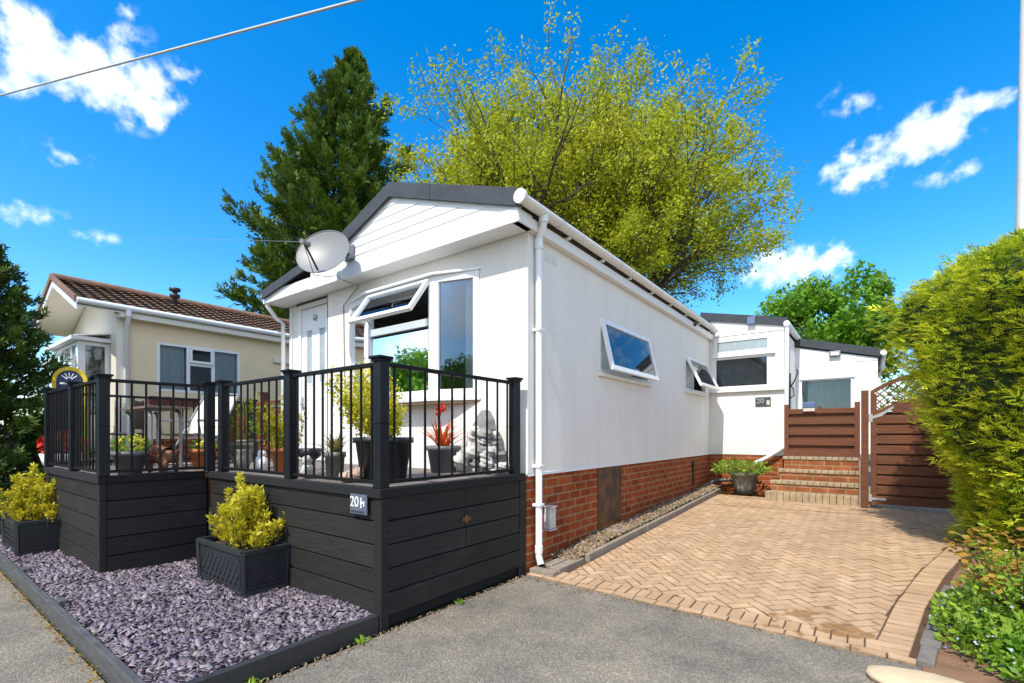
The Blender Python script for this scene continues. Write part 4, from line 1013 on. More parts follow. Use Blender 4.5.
while z < 1.95:
    xs0,xs1 = ga+.086,gbx-.086
    if z > 1.62:
        aa = math.asin(min(1,max(0,(z+.10-1.76)/.26)))/math.pi; xs0 = max(xs0,ga+(gbx-ga)*aa); xs1 = min(xs1,gbx-(gbx-ga)*aa)
    if xs1>xs0: b_.box(xs0,xs1,gy-.034,gy-.014,z,z+.142); b_.box(xs0,xs1,gy+.022,gy+.034,z+.10,z+.20)
    z += .172; k_+=1
build('slats', b_, M['wood'], gate, bevel=.004)
b_ = MB()
for s_ in (-1,1):
    for c_ in np.arange(-1.2,2.6,.125):
        seg_=[]
        for x_ in np.linspace(ga+.05,gbx-.05,60):
            z_ = 1.75+ (c_ + s_*(x_-ga))
            if arch2(x_) < z_ < arch(x_): seg_.append((x_,z_))
        if len(seg_)>2: b_.beam((seg_[0][0],gy+.010*s_,seg_[0][1]),(seg_[-1][0],gy+.010*s_,seg_[-1][1]),.018,.034,up=(0,1,0))
build('trellis', b_, M['wood'], gate)
b_ = MB(); b_.box(.0,.06,gy-.05,gy-.036,1.70,1.84); b_.prism([(.03,gy-.045,1.745),(.18,gy-.045,1.80),(.34,gy-.045,1.93),(.34,gy-.045,1.97),(.16,gy-.045,1.85),(.03,gy-.045,1.79)],(0,.008,0)); build('hinge', b_, M['galv'], gate)
b_ = MB(); b_.box(.0,.05,gy-.05,gy-.036,.34,.46); b_.box(.05,.24,gy-.046,gy-.037,.37,.41); build('hinge', b_, M['galv'], gate)

# brown timber fence behind the deck, by the left wall of the home
bf = thing('timber_fence', 'short dark brown post and rail fence beyond the deck between the two homes', 'fence', (-9.2,4.3,.1))
for xf in (-8.85,-10.2,-11.3):
    b_ = MB(); b_.box(xf-.05,xf+.05,4.25,4.35,0,2.22); b_.box(xf-.065,xf+.065,4.235,4.365,2.221,2.26); build('post', b_, M['wood'], bf)
b_ = MB(); b_.box(-11.25,-8.3,4.28,4.32,2.02,2.09); b_.box(-11.25,-8.3,4.28,4.32,1.2,1.28); build('rail', b_, M['wood'], bf)
b_ = MB()
for xf in np.arange(-11.2,-8.4,.12): b_.box(xf,xf+.09,4.322,4.342,.2,1.98)
build('pickets', b_, M['wood'], bf)

# ------------------------------------------------------------------ potted plants
def trough(label, loc, seed):
    o = thing('potted_shrub', label, 'plant', loc, 0, 'golden shrubs in lattice troughs')
    L_,W_,H_ = .92,.40,.38
    b_ = MB(); tw=.018
    def ring(k,z): return [(-L_/2*k-0,-W_/2*k-0,z),(L_/2*k,-W_/2*k,z),(L_/2*k,W_/2*k,z),(-L_/2*k,W_/2*k,z)]
    vs = ring(.95,0)+ring(1.0,H_)
    b_.add(vs,[(0,1,5,4),(1,2,6,5),(2,3,7,6),(3,0,4,7),(3,2,1,0)])
    # rim and corner bars
    for a,b in (((-L_/2,-W_/2),(L_/2,-W_/2)),((L_/2,-W_/2),(L_/2,W_/2)),((L_/2,W_/2),(-L_/2,W_/2)),((-L_/2,W_/2),(-L_/2,-W_/2))):
        b_.beam((*a,H_),(*b,H_),.045,.04); b_.beam((a[0]*.955,a[1]*.955,.022),(b[0]*.955,b[1]*.955,.022),.03,.04); b_.beam((a[0]*.955,a[1]*.955,.0),(a[0],a[1],H_),.035,.035)
    build('planter', b_, M['trough'], o, world=False, bevel=.004)
    la = MB()      # raised lattice on each face
    def lattice(p0,U,w,h,nn):
        p0,U,nn=Vector(p0),Vector(U),Vector(nn); r=w/h
        for s_ in (-1,1):
            for c_ in np.arange(-h*2,w+h*2,.085):
                a0=c_; pts=[]
                for t in np.linspace(0,1,24):
                    xx = a0 + s_*t*h*.75
                    if 0<=xx<=w: pts.append((xx,t*h))
                if len(pts)>2:
                    q0=p0+U*pts[0][0]+Z*pts[0][1]; q1=p0+U*pts[-1][0]+Z*pts[-1][1]
                    la.beam(q0,q1,.007,.008,up=nn)
        la.beam(p0,p0+U*w,.01,.012); la.beam(p0+Z*h,p0+U*w+Z*h,.01,.012); la.beam(p0,p0+Z*h,.01,.01,up=nn); la.beam(p0+U*w,p0+U*w+Z*h,.01,.01,up=nn)
    lattice((-L_/2+.06,-W_/2*.985,.07),(1,0,0),L_-.12,.25,(0,-1,0)); lattice((L_/2*.985,-W_/2+.05,.07),(0,1,0),W_-.10,.25,(1,0,0))
    build('lattice', la, M['trough'], o, world=False)
    s_ = MB(); s_.box(-L_/2+.02,L_/2-.02,-W_/2+.02,W_/2-.02,H_-.08,H_-.04); build('soil', s_, M['soil'], o, world=False)
    # shrub: many upright plumes
    parts = []
    rr = np.random.default_rng(seed)
    stems = MB()
    for i in range(74):
        bx = rr.normal(0.06,.19); by_ = rr.normal(0,.12); h = rr.uniform(.26,.60)*(1-.45*min(1,abs(bx-.05)/.40)); lean = np.array([bx*.8+rr.normal(0,.10),by_*.9+rr.normal(0,.10),1.0])
        if i == 0: bx,by_,h,lean = -.06,.02,.66,np.array([-.05,0,1.])
        if i == 1: bx,by_,h,lean = .1,.05,.55,np.array([.12,.02,1.])
        lean /= np.linalg.norm(lean); p0 = np.array([bx*.7,by_*.7,H_-.06])
        stems.tube([p0, p0+lean*h],[.006,.003],4,False)
        m_ = int(115*h/.4); t = rr.random(m_)**.7; rad = .046*(1-t*.75)+.010
        P = p0+lean*h*(.15+.9*t)[:,None]; d = rr.normal(0,1,(m_,3)); d[:,2] = abs(d[:,2])*.6+.5
        d = unit(d); P = P+d*rad[:,None]*.5
        parts.append(leaves(P, rr.uniform(.03,.06,m_), None, d, .42))
    build('stems', stems, M['bark'], o, world=False)
    V,F,T = cat(parts); T = np.clip((V[:,2]-H_)/.5,0,1)*.5
    foliage('foliage', (V,F,T), M['leaf_gold'], o, world=False)
    return o
trough('golden shrub in a black lattice trough on slate near the number plaque', (-4.72,2.09,.09), 5)
trough('golden green shrub in a black lattice trough at the slate bed\'s left end', (-8.20,1.19,.09), 9)

def pot(o, prof, m, n=24, nm='pot'):
    b_ = MB(); b_.lathe(prof,(0,0,0),n); p_ = build(nm, b_, m, o, world=False)
    H = max(z for r,z in prof); rt = prof[-1][0]
    s_ = MB(); s_.lathe([(.001,H-.03),(rt,H-.035)],(0,0,0),n); build('soil', s_, M['soil'], o, world=False); return p_
def potprof(rb,rt,h,rim=.02,t=.015): return [(0.001,0),(rb,0),(rt,h-.05),(rt+rim,h-.05),(rt+rim,h),(rt+rim-t,h),(rt-t,h-.06)]
D0 = DZ-.011
# big black tub with yellow-green shrub
o = thing('potted_shrub','tall yellow green shrub in a big black tub behind the deck corner post','plant',(-3.55,2.80,D0))
pot(o, potprof(.20,.245,.40,.025), M['blackpot'])
parts=[]; sm_=MB()
for i in range(44):
    d=np.array([rng.normal(-.22,.30),rng.normal(.12,.25),rng.uniform(.5,1.1)]); d/=np.linalg.norm(d); h=rng.uniform(.30,.80); p0=np.array([rng.normal(0,.05),rng.normal(0,.05),.36])
    sm_.tube([p0,p0+d*h*.5+np.array([0,0,.02]),p0+d*h],[.006,.004,.002],4,False)
    m_=190; t=.25+.75*rng.random(m_); P=p0+d*h*t[:,None]+rng.normal(0,.04,(m_,3)); parts.append(leaves(P,rng.uniform(.025,.05,m_),None,rng.normal(0,1,(m_,3))+d*1.0,.5))
build('stems',sm_,M['barkdark'],o,world=False); foliage('foliage',cat(parts),M['leaf_gold'],o,world=False)
P,_ = ball(50,(.42,.30,.66),(.05,.05,.06),.3); foliage('bloom', leaves(P,.035,width=.9), M['pet_red'], o, world=False)
P,_ = ball(50,(-.03,.05,.95),(.05,.05,.07),.3); foliage('bloom', leaves(P,.03,width=.8), M['leaf_acer'], o, world=False)
# orange spiky plant in a grey tub
o = thing('potted_plant','spiky orange leaved plant in a grey tub on the deck','plant',(-3.86,3.88,D0))
pot(o, potprof(.14,.18,.30,.02), M['greypot'])
n_=95; d=rng.normal(0,.55,(n_,3)); d[:,2]=abs(rng.normal(.8,.3,n_))+.12; P=np.tile([0,0,.28],(n_,1))+rng.normal(0,.03,(n_,3))*[1,1,.2]
foliage('foliage', blades(P,d,rng.uniform(.25,.52,n_),.022,.22), M['leaf_orange'], o, world=False)
# grasses in slim grey pot
o = thing('potted_plant','straw coloured grass in a slim weathered pot left of the black tub','plant',(-4.10,2.66,D0))
pot(o, potprof(.075,.09,.26,.012), M['stonepot'])
n_=120; d=rng.normal(0,.40,(n_,3)); d[:,2]=abs(rng.normal(.9,.2,n_)); P=np.tile([0,0,.24],(n_,1))+rng.normal(0,.02,(n_,3))*[1,1,.2]
foliage('foliage', blades(P,d,rng.uniform(.18,.36,n_),.014,.35), M['leaf_straw'], o, world=False)
# yellow conifer in terracotta pot
o = thing('potted_shrub','upright bright yellow conifer in a tall terracotta pot on the deck','plant',(-5.45,2.85,D0))
pot(o, potprof(.085,.105,.27,.015), M['terracotta'])
parts=[]
for i in range(34):
    bx,by_=rng.normal(0,.055,2); h=rng.uniform(.26,.60)*(1.15 if abs(bx)<.03 else .9); p0=np.array([bx,by_,.25]); ln=np.array([bx*1.6,by_*1.6,1]); ln/=np.linalg.norm(ln)
    m_=90; t=rng.random(m_); P=p0+ln*h*t[:,None]+rng.normal(0,.016,(m_,3)); d=rng.normal(0,.5,(m_,3)); d[:,2]+=1; parts.append(leaves(P,rng.uniform(.025,.05,m_),None,d,.4))
foliage('foliage',cat(parts),M['leaf_gold2'],o,world=False)
# pansies in dark pot
o = thing('potted_plant','yellow flowers in a dark grey pot by the left corner post of the deck','plant',(-6.30,1.65,D0))
pot(o, potprof(.10,.145,.25,.02), M['greypot'])
P,d=ball(170,(0,0,.30),(.16,.16,.09),.3); foliage('foliage', leaves(P,.05,None,d,.6), M['leaf_lime'], o, world=False)
P,d=ball(60,(0.02,0,.34),(.15,.15,.09),.7); foliage('bloom', leaves(P,.045,d,None,.9), M['pet_yellow'], o, world=False)
# terracotta pot with pink and yellow
o = thing('potted_plant','pale pink and yellow flowers in a squat orange terracotta pot','plant',(-6.6,2.45,D0))
pot(o, potprof(.09,.125,.25,.015), M['terracotta'])
P,d=ball(90,(0.03,0,.28),(.13,.12,.08),.3); foliage('foliage', leaves(P,.05,None,d,.6), M['leaf_lime'], o, world=False)
P,d=ball(45,(-.03,0,.34),(.09,.09,.09),.6); foliage('bloom', leaves(P,.045,d,None,.9), M['pet_pink'], o, world=False)
P,d=ball(40,(.12,0,.31),(.06,.09,.06),.6); foliage('bloom', leaves(P,.045,d,None,.9), M['pet_yellow'], o, world=False)
# small black pot + pale ornament
o = thing('flower_pot','small empty black footed bowl on the deck left of the straw grass','pot',(-4.69,2.75,D0))
b_=MB(); b_.lathe([(.001,.0),(.05,.0),(.03,.08),(.03,.14),(.11,.2),(.12,.28),(.105,.28),(.09,.2)],(0,0,0),18); build('bowl',b_,M['blackpot'],o,world=False)
b_=MB(); b_.blob((-4.40,2.55,D0+.07),(.08,.07,.07),4,.12); b_.blob((-4.40,2.55,D0+.17),(.05,.05,.05),5,.1)
tag(build('garden_ornament',b_,M['rock']),'small pale stone ornament by the black footed bowl','ornament')
b_=MB(); b_.blob((-3.70,2.52,D0+.05),(.08,.06,.05),8,.2); b_.blob((-3.60,2.56,D0+.08),(.05,.05,.05),9,.2)
M['pinkrock']=pbr('pinkish_stone',(.42,.29,.22),.9,.2,8,.5,30)
tag(build('stone',b_,M['pinkrock']),'pinkish stones at the foot of the black tub','stone')
o = thing('plant_stand','low dark round table with a brown urn near the inner deck corner','table',(-6.2,2.85,D0))
b_=MB(); b_.lathe([(.001,.33),(.16,.33),(.165,.345),(.16,.36),(.001,.36)],(0,0,0),20); build('top',b_,M['slatewood'],o,world=False)
for a in (0,2.1,4.2):
    b_=MB(); b_.tube([(.11*math.cos(a),.11*math.sin(a),.33),(.15*math.cos(a),.15*math.sin(a),0)],.012,6); build('leg',b_,M['iron'],o,world=False)
b_=MB(); b_.lathe([(.001,0),(.06,0),(.085,.09),(.10,.16),(.085,.22),(.10,.25),(.085,.25)],(-6.0,2.66,D0),18); tag(build('urn',b_,M['stonepot']),'brown grey urn standing below the low round table','pot')
b_=MB(); b_.blob((-5.72,2.75,D0+.09),(.07,.07,.09),12,.1); b_.blob((-5.72,2.75,D0+.2),(.045,.045,.05),13,.1); tag(build('garden_ornament',b_,M['white']),'white rounded ornament beside the terracotta pot of yellow conifer','ornament')
# leafy plant by the brown fence post
o = thing('potted_plant','green leafy plant in a brown pot by the white front door','plant',(-7.9,3.5,D0))
pot(o, potprof(.13,.16,.3,.02), M['stonepot'])
P,d=ball(260,(0,0,.62),(.22,.22,.34),.2); foliage('foliage', leaves(P,.09,None,d,.4), M['leaf_willow_low'], o, world=False)
# rock water feature
o = thing('rock_fountain','pile of pale and grey rocks against the white wall beside the spiky orange plant','rockery',(-3.36,3.98,D0))
rk=np.random.default_rng(77)
for i in range(26):
    t=i/25; wd=.30*(1-t)**.7+.05; dx=rk.uniform(-wd,wd)*.85; dy=rk.uniform(-.10,.06); sz=rk.uniform(.05,.105)*(1-.25*t)
    b_=MB(); b_.blob((dx,dy,.04+t*.44),(sz*rk.uniform(.9,1.5),sz,sz*rk.uniform(.6,.95)),120+i,.28); build('rock',b_,M['greyrock' if i%3==1 else 'rock'],o,world=False)
b_=MB(); b_.prism([(-.13,-.06,.50),(.12,-.06,.46),(.10,-.06,.58),(.03,-.06,.70),(-.02,-.06,.66)],(.03,.12,.0)); build('rock',b_,M['greyrock'],o,world=False,bevel=.02)
# rusty pig-like ornament
o = thing('animal_ornament','rust brown metal animal ornament standing on the deck between two flower pots','ornament',(-6.32,1.95,D0),R(0))
bm=[]; me=bpy.data.meshes.new('body')
vs=[(0,0,.20),(.13,0,.21),(-.13,0,.20),(.20,0,.23),(.27,0,.25),(.33,0,.23),(-.19,0,.20),(-.24,0,.26),(.11,.06,.12),(.11,.065,.0),(.11,-.06,.12),(.11,-.065,.0),(-.12,.06,.12),(-.12,.065,.0),(-.12,-.06,.12),(-.12,-.065,.0),(.23,.05,.31),(.23,-.05,.31)]
es=[(0,1),(0,2),(1,3),(3,4),(4,5),(2,6),(6,7),(1,8),(8,9),(1,10),(10,11),(2,12),(12,13),(2,14),(14,15),(3,16),(3,17)]
rs=[.095,.09,.09,.07,.05,.028,.045,.012,.035,.02,.035,.02,.035,.02,.035,.02,.012,.012]
me.from_pydata(vs,es,[]); ob=link(bpy.data.objects.new('body',me)); ob.parent=o
me.materials.append(M['rustfig'])
sk=ob.modifiers.new('skin','SKIN')
if not me.skin_vertices: me.attributes
try:
    for i,r_ in enumerate(rs): me.skin_vertices[0].data[i].radius=(r_,r_)
    me.skin_vertices[0].data[0].use_root=True
except Exception: 
    import bmesh as bm_
    b2=bm_.new(); b2.from_mesh(me); ly=b2.verts.layers.skin.verify()
    b2.verts.ensure_lookup_table()
    for i,r_ in enumerate(rs): b2.verts[i][ly].radius=(r_,r_); b2.verts[i][ly].use_root=(i==0)
    b2.to_mesh(me); b2.free()
ss=ob.modifiers.new('sub','SUBSURF'); ss.levels=2; ss.render_levels=2
o.rotation_euler=(0,0,R(200))
# table and reclining chair
o = thing('garden_table','weathered wooden garden table with grey tube legs behind the left railing','table',(-6.95,2.08,D0))
b_=MB()
for i in range(6): b_.box(-.55,.42,-.21+.07*i,-.145+.07*i,.73,.755)
build('table_top',b_,M['slatewood'],o,world=False,bevel=.003)
for x_,y_ in ((.32,-.15),(.32,.15),(-.45,-.15),(-.45,.15)):
    b_=MB(); b_.tube([(x_-.15,y_,.715),(x_-.04,y_,.70),(x_,y_,.62),(x_,y_,.2),(x_+.02,y_,0)],.02,8); build('leg',b_,M['alu'],o,world=False)
o = thing('deck_chair','pale beige folding recliner chair with grey tube frame on the deck','chair',(-7.8,2.85,D0),R(35))
b_=MB()
b_.add([(-.25,.02,.40),(.25,.02,.40),(.25,.50,1.02),(-.25,.50,1.02),(-.25,-.45,.44),(.25,-.45,.44),(-.25,.035,.385),(.25,.035,.385),(.25,.515,1.01),(-.25,.515,1.01),(-.25,-.45,.425),(.25,-.45,.425)],[(0,1,2,3),(4,5,1,0),(6,9,8,7),(10,6,7,11)])
build('sling',b_,M['sling'],o,world=False)
b_=MB()
for s_ in (-.27,.27):
    b_.tube([(s_,.52,1.05),(s_,.02,.40),(s_,-.32,0)],.014,8); b_.tube([(s_,-.48,.44),(s_,.02,.40),(s_,.40,0)],.014,8); b_.tube([(s_,-.40,.62),(s_,.22,.64)],.016,8); b_.tube([(s_,-.40,.62),(s_,-.35,.44)],.012,8)
b_.tube([(-.27,.52,1.05),(.27,.52,1.05)],.014,8); b_.tube([(-.27,-.32,.02),(.27,-.32,.02)],.012,8)
build('frame',b_,M['alu'],o,world=False)
# second dark chair back (small)
o = thing('garden_chair','dark framed garden chair tucked behind the wooden table','chair',(-8.05,2.0,D0),R(-30))
b_=MB(); b_.box(-.22,.22,-.2,.2,.42,.45); build('seat',b_,M['black'],o,world=False,bevel=.01)
b_=MB(); b_.box(-.22,.22,.19,.215,.5,.88); build('backrest',b_,M['black'],o,world=False,bevel=.01)
for x_,y_ in ((-.2,-.18),(.2,-.18),(-.2,.2),(.2,.2)):
    b_=MB(); b_.tube([(x_,y_,0),(x_,y_,.42 if y_<0 else .9)],.014,8); build('leg',b_,M['iron'],o,world=False)

# stone pot at the foot of the steps
o = thing('potted_plant','low spreading lime green plant in a mottled grey pot beside the brick steps','plant',(-2.10,11.0,gz(11.0)+.012))
pot(o, [(.001,0),(.17,0),(.20,.15),(.26,.38),(.29,.40),(.29,.45),(.26,.45),(.24,.38)], M['stonepot'])
P,d=ball(900,(-.05,-.05,.53),(.60,.42,.17),.15); d[:,2]=abs(d[:,2])*.5; foliage('foliage', leaves(P,rng.uniform(.05,.10,900),rng.normal(0,.6,(900,3))+[0,0,1],d+rng.normal(0,.4,d.shape),.5), M['leaf_lime'], o, world=False)
P,d=ball(220,(-.05,-.05,.56),(.5,.36,.10),.5); foliage('bloom', leaves(P,.05,None,None,.8), M['leaf_straw'], o, world=False)

# ------------------------------------------------------------------ items beyond the deck's left end
o = thing('arched_sign','navy arch topped board with yellow border behind the left railing','sign',(-10.5,1.95,.1),R(58))
def archpoly(w,h,x0,z0,n=16): return [(x0-w/2,z0),(x0+w/2,z0)]+[(x0+w/2*math.cos(a),z0+h-w/2+w/2*math.sin(a)) for a in np.linspace(0,math.pi,n)]
b_=MB(); b_.prism([(x_,0,z_) for x_,z_ in archpoly(.46,1.70,0,.80)],(0,.03,0)); build('border',b_,M['yellow'],o,world=False)
b_=MB(); b_.prism([(x_,-.010,z_) for x_,z_ in archpoly(.34,1.58,0,.86)],(0,.009,0)); build('board',b_,M['navy'],o,world=False)
b_=MB()
for a in (R(40),R(65),R(90),R(115),R(140)): b_.beam((.04*math.cos(a),-.014,2.27+.04*math.sin(a)),(.13*math.cos(a),-.014,2.27+.13*math.sin(a)),.016,.006,up=(0,1,0))
b_.box(-.12,.12,-.017,-.011,2.21,2.24); build('rays',b_,M['white'],o,world=False)
for dx in (-.18,.18):
    b_=MB(); b_.box(dx-.03,dx+.03,.031,.08,-.1,1.3); build('leg',b_,M['wood'],o,world=False)
o = thing('flower_urn','white pedestal urn of bright red flowers beside the dark conifer','plant',(-9.9,1.75,.05))
b_=MB(); b_.lathe([(.001,0),(.16,0),(.10,.1),(.08,.7),(.12,.8),(.22,1.0),(.26,1.15),(.22,1.15),(.2,1.05)],(0,0,0),20); build('urn',b_,M['white'],o,world=False)
P,d=ball(320,(0,0,1.32),(.30,.28,.16),.3); foliage('bloom', leaves(P,.09,d,None,.9), M['pet_red'], o, world=False)

# ------------------------------------------------------------------ trees
def hull(name, c, r, m, parent, seed=1, rough=.12):
    b_=MB(); b_.blob(c,r,seed,rough,24,16); return build(name,b_,m,parent)
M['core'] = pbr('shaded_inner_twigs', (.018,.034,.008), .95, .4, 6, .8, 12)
def conifer(label, loc, H, Rb, m, nbr, seed, sprays=14, size=.5, nm='conifer_tree', top=.0, upness=.35, lowz=.03, prof=None, lean=(0,0,0)):
    o = thing(nm, label, 'tree', loc); r_=np.random.default_rng(seed)
    b_=MB(); b_.tube([(0,0,0),(0,0,H*.5),(0,0,H*.75),(0.0,0,H*.93)],[H*.02+.05,H*.012+.02,H*.006,.01],8); b_.v=[(x_+lean[0]*(z_/H)**2,y_+lean[1]*(z_/H)**2,z_) for x_,y_,z_ in b_.v]; 
    PP=[];DD=[];SS=[];TT=[]
    if prof is None: prof=lambda t: (1-t)**.75*(.55+.45*min(1,t/.18))
    for i in range(nbr):
        t=(i+r_.random())/nbr; t=lowz+(1-lowz)*t; a=i*2.39996+r_.normal(0,.3)
        L=Rb*prof(t)*r_.uniform(.62,1.22)+.05
        up=upness+.5*t+r_.normal(0,.1); d=np.array([math.cos(a),math.sin(a),up]); d/=np.linalg.norm(d)
        p0=np.array([0,0,H*t*.94-L*up*.35])
        if i%2==0 and L>.6: b_.tube([p0,p0+d*L*.8],[.02+.02*L/3,.008],4,False)
        k=max(5,int(sprays*(.4+.6*L/Rb)))
        s=r_.random(k)**.6; s[0]=1
        P=p0+d*(L*(.25+.75*s))[:,None]+r_.normal(0,.07*size/.5+.040*L,(k,3))*(1.05-s)[:,None]
        dd=d*.9+r_.normal(0,.45,(k,3)); dd[:,2]+=.45
        PP.append(P);DD.append(dd);SS.append(size*r_.uniform(.7,1.3,k)*(.6+.4*L/Rb));TT.append(.35+.5*s*r_.random(k))
    PP=np.concatenate(PP);DD=np.concatenate(DD);SS=np.concatenate(SS);TT=np.concatenate(TT)
    build('trunk',b_,M['barkdark'],o,world=False)
    PP=PP+np.outer((PP[:,2]/H)**2,np.array(lean))
    nr=unit(DD*[1,1,0]+[0,0,.0])*.8+np.array([0,0,.7])+r_.normal(0,.35,(len(PP),3))
    V,F,T=fronds(PP,DD,SS,7,.23,.04,nr,.8,TT); foliage('crown',(V,F,T),m,o,world=False)
    return o
big = conifer('very tall dark green conifer with ragged pointed crown behind the cream home',(-17.5,11.2,0),17.9,3.75,M['leaf_conifer'],760,3,46,.46,prof=lambda t:(min(1,(1-t)*2.3))**.8*(.88+.14*math.sin(t*40)),lean=(.9,.6,0))
big['category']='tree'
conifer('dense dark green conifer at the left edge beside the deck end',(-11.15,1.0,0),4.75,1.45,M['leaf_dark'],330,8,26,.26,upness=.25,prof=lambda t:(1-t)**.6)

# big yellow-green tree with fanning limbs
def willow():
    o=thing('broadleaf_tree','large airy yellow green tree with fanning bare limbs behind the white home','tree',(-8.2,15.1,0))
    r_=np.random.default_rng(21); b_=MB(); tips=[]; lows=[]
    vr=Vector((.802,.598,0)); vf=Vector((-.598,.802,0))
    def branch(p,d,L,rad,lev,low=False):
        pts=[p]; rs=[rad]; q=p.copy(); dd=d.copy(); n=5 if lev<2 else 4
        for i in range(n):
            dd=(dd+Vector(r_.normal(0,.11,3))+Vector((0,0,.05 if not low else -.08))).normalized(); q=q+dd*L/n; pts.append(q.copy()); rs.append(rad*(1-.62*(i+1)/n))
        b_.tube(pts,rs,6 if lev<2 else (4 if lev<3 else 3),False)
        if lev>=3:
            for t_ in pts[1:]: (lows if low else tips).append((t_,dd.copy()))
            return
        nchild=[6,5,3][lev]
        for i in range(nchild):
            f=(.46 if lev==0 else .30)+(.54 if lev==0 else .70)*(i+r_.random()*.6)/nchild; k=min(n-1,int(f*n)); bp=pts[k].lerp(pts[k+1],f*n-k) if k<n else pts[-1]
            ax=Vector(r_.normal(0,1,3)); side=(ax-dd*ax.dot(dd)).normalized(); cd=(dd*.72+side*r_.uniform(.45,.95)).normalized()
            branch(bp,cd,L*r_.uniform(.42,.60),max(.012,rs[k]*.6),lev+1,low)
        branch(q,dd,L*.36,rs[-1]*.9,lev+1,low)
    b_.tube([(0,0,0),(0,.0,2.2),(.05,0,3.4)],[.42,.34,.30],10,False)
    base=Vector((0,0,3.0))
    tg=[(-5.6,0,8.3),(-5.0,1,10.6),(-3.6,-1,11.6),(-2.0,.8,12.8),(-.6,-.8,13.6),(1.0,1,13.4),(2.4,-.6,12.8),(4.1,.7,12.4),(5.1,-.4,11.3),(4.5,1,9.6),(-3.6,1.5,7.4),(2.6,-1.8,9.5),(-1.2,-1.8,9.2),(.5,1.8,9.0),(-2.6,-1.6,7.4),(1.6,-1.7,8.0),(3.4,.4,11.6),(2.9,1.2,13.0),(-3.0,.6,12.4),(-4.6,-.6,9.4),(1.8,.2,11.6),(-1.2,.3,11.6),(3.6,-.8,10.8),(.2,-1.2,11.4),(-4.7,.3,11.9),(-3.4,-.5,13.2),(-4.9,-.8,10.2),(-2.2,1.0,13.6),(3.8,.0,12.9)]
    for i,(a,bq,c) in enumerate(tg):
        T=vr*(a*((.98 if c>10.5 else .54) if a>0 else 1.02))+vf*bq+Vector((0,0,c*.97)); d=T-base; L=d.length*.70
        branch(base+Vector(r_.normal(0,.12,3)), (d.normalized()+Vector((0,0,-.04))).normalized(), L, r_.uniform(.14,.24),0)
    for (a,bq,c) in ((2.3,0,6.2),(2.6,-.5,5.0),(2.4,.5,4.2),(2.0,-.5,5.4),(2.8,.3,5.6)):
        T=vr*a+vf*bq+Vector((0,0,c)); d=T-base; branch(base+Vector((0,0,.6)), (d.normalized()+Vector((0,0,.25))).normalized(), d.length*.47,.09,0,True)
    build('trunk',b_,M['bark'],o,world=False)
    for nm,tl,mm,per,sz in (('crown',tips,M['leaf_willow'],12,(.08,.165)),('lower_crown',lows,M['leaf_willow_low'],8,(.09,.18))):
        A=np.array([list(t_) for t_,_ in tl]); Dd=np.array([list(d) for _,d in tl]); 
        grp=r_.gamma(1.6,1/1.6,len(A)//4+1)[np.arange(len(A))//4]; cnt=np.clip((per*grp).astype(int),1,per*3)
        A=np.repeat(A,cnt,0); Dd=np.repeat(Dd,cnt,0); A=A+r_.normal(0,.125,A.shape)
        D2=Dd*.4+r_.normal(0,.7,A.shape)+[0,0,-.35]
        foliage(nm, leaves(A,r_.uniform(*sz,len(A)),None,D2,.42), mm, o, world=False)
    print('willow leaves', len(tips)*8, len(lows)*8)
willow()

def round_tree(label, loc, H, rad, m, n, seed, zc):
    o=thing('broadleaf_tree',label,'tree',loc); r_=np.random.default_rng(seed)
    b_=MB(); b_.tube([(0,0,0),(0,0,zc*.6),(0,0,zc)],[.25,.2,.1],8)
    cl=[]
    for i in range(70):
        d=r_.normal(0,1,3); d/=np.linalg.norm(d); rr=r_.uniform(.55,.95); c=np.array([d[0]*rad[0]*rr,d[1]*rad[1]*rr,zc+d[2]*rad[2]*rr]); cl.append((c,r_.uniform(.5,1.0)))
        if i%4==0: b_.tube([(0,0,zc*.6),c*.5+np.array([0,0,zc*.4]),c],[.08,.05,.02],5,False)
    build('trunk',b_,M['barkdark'],o,world=False)
    P=[];Nn=[]
    for c,s in cl:
        k=int(n/70); d=unit(r_.normal(0,1,(k,3))); P.append(c+d*s*(.5+.5*r_.random(k))[:,None]); Nn.append(d+r_.normal(0,.5,(k,3)))
    P=np.concatenate(P);Nn=np.concatenate(Nn)
    foliage('crown', leaves(P,r_.uniform(.16,.30,len(P)),Nn,None,.6), m, o, world=False)
round_tree('rounded fresh green tree beyond the rear extension',(-1.6,28.7,0),10,(3.7,3.2,3.2),M['leaf_green'],24000,31,6.35)
def bush(label, loc, r, h, m, n, seed):
    o=thing('garden_shrub',label,'shrub',loc); r_=np.random.default_rng(seed); b_=MB()
    for k in range(6): b_.tube([(0,0,0),(r_.normal(0,r*.4),r_.normal(0,r*.4),h*.7)],[.03,.01],5,False)
    build('stems',b_,M['barkdark'],o,world=False)
    d=unit(r_.normal(0,1,(n,3))); P=np.array([0,0,h*.55])+d*np.array([r,r,h*.48])*(.35+.65*r_.random(n)**.5)[:,None]
    foliage('foliage',leaves(P,r_.uniform(.05,.10,n),d+r_.normal(0,.5,d.shape),None,.5),m,o,world=False)
bush('dark leafy shrub seen through the trellis behind the tall garden gate',(.75,12.0,.3),.65,2.5,M['leaf_willow_low'],2600,51)

for k_,(lx,ly,q_) in enumerate(((-17,-9,1.0),(-25,-6.5,.85),(-9,-15,1.0))):
    t_=copy_tree(bpy.data.objects['broadleaf_tree.001']); t_.location=(lx,ly,-4.0); t_.scale=(q_,q_,q_); t_.rotation_euler=(0,0,k_*1.7)
    t_['label']='green tree across the road, reflected in the bay window, number %s'%('one','two','three')[k_] if 0 else ('round green tree across the road facing the deck','smaller green tree across the road beyond the deck\'s left end','green tree across the road behind the viewer')[k_]
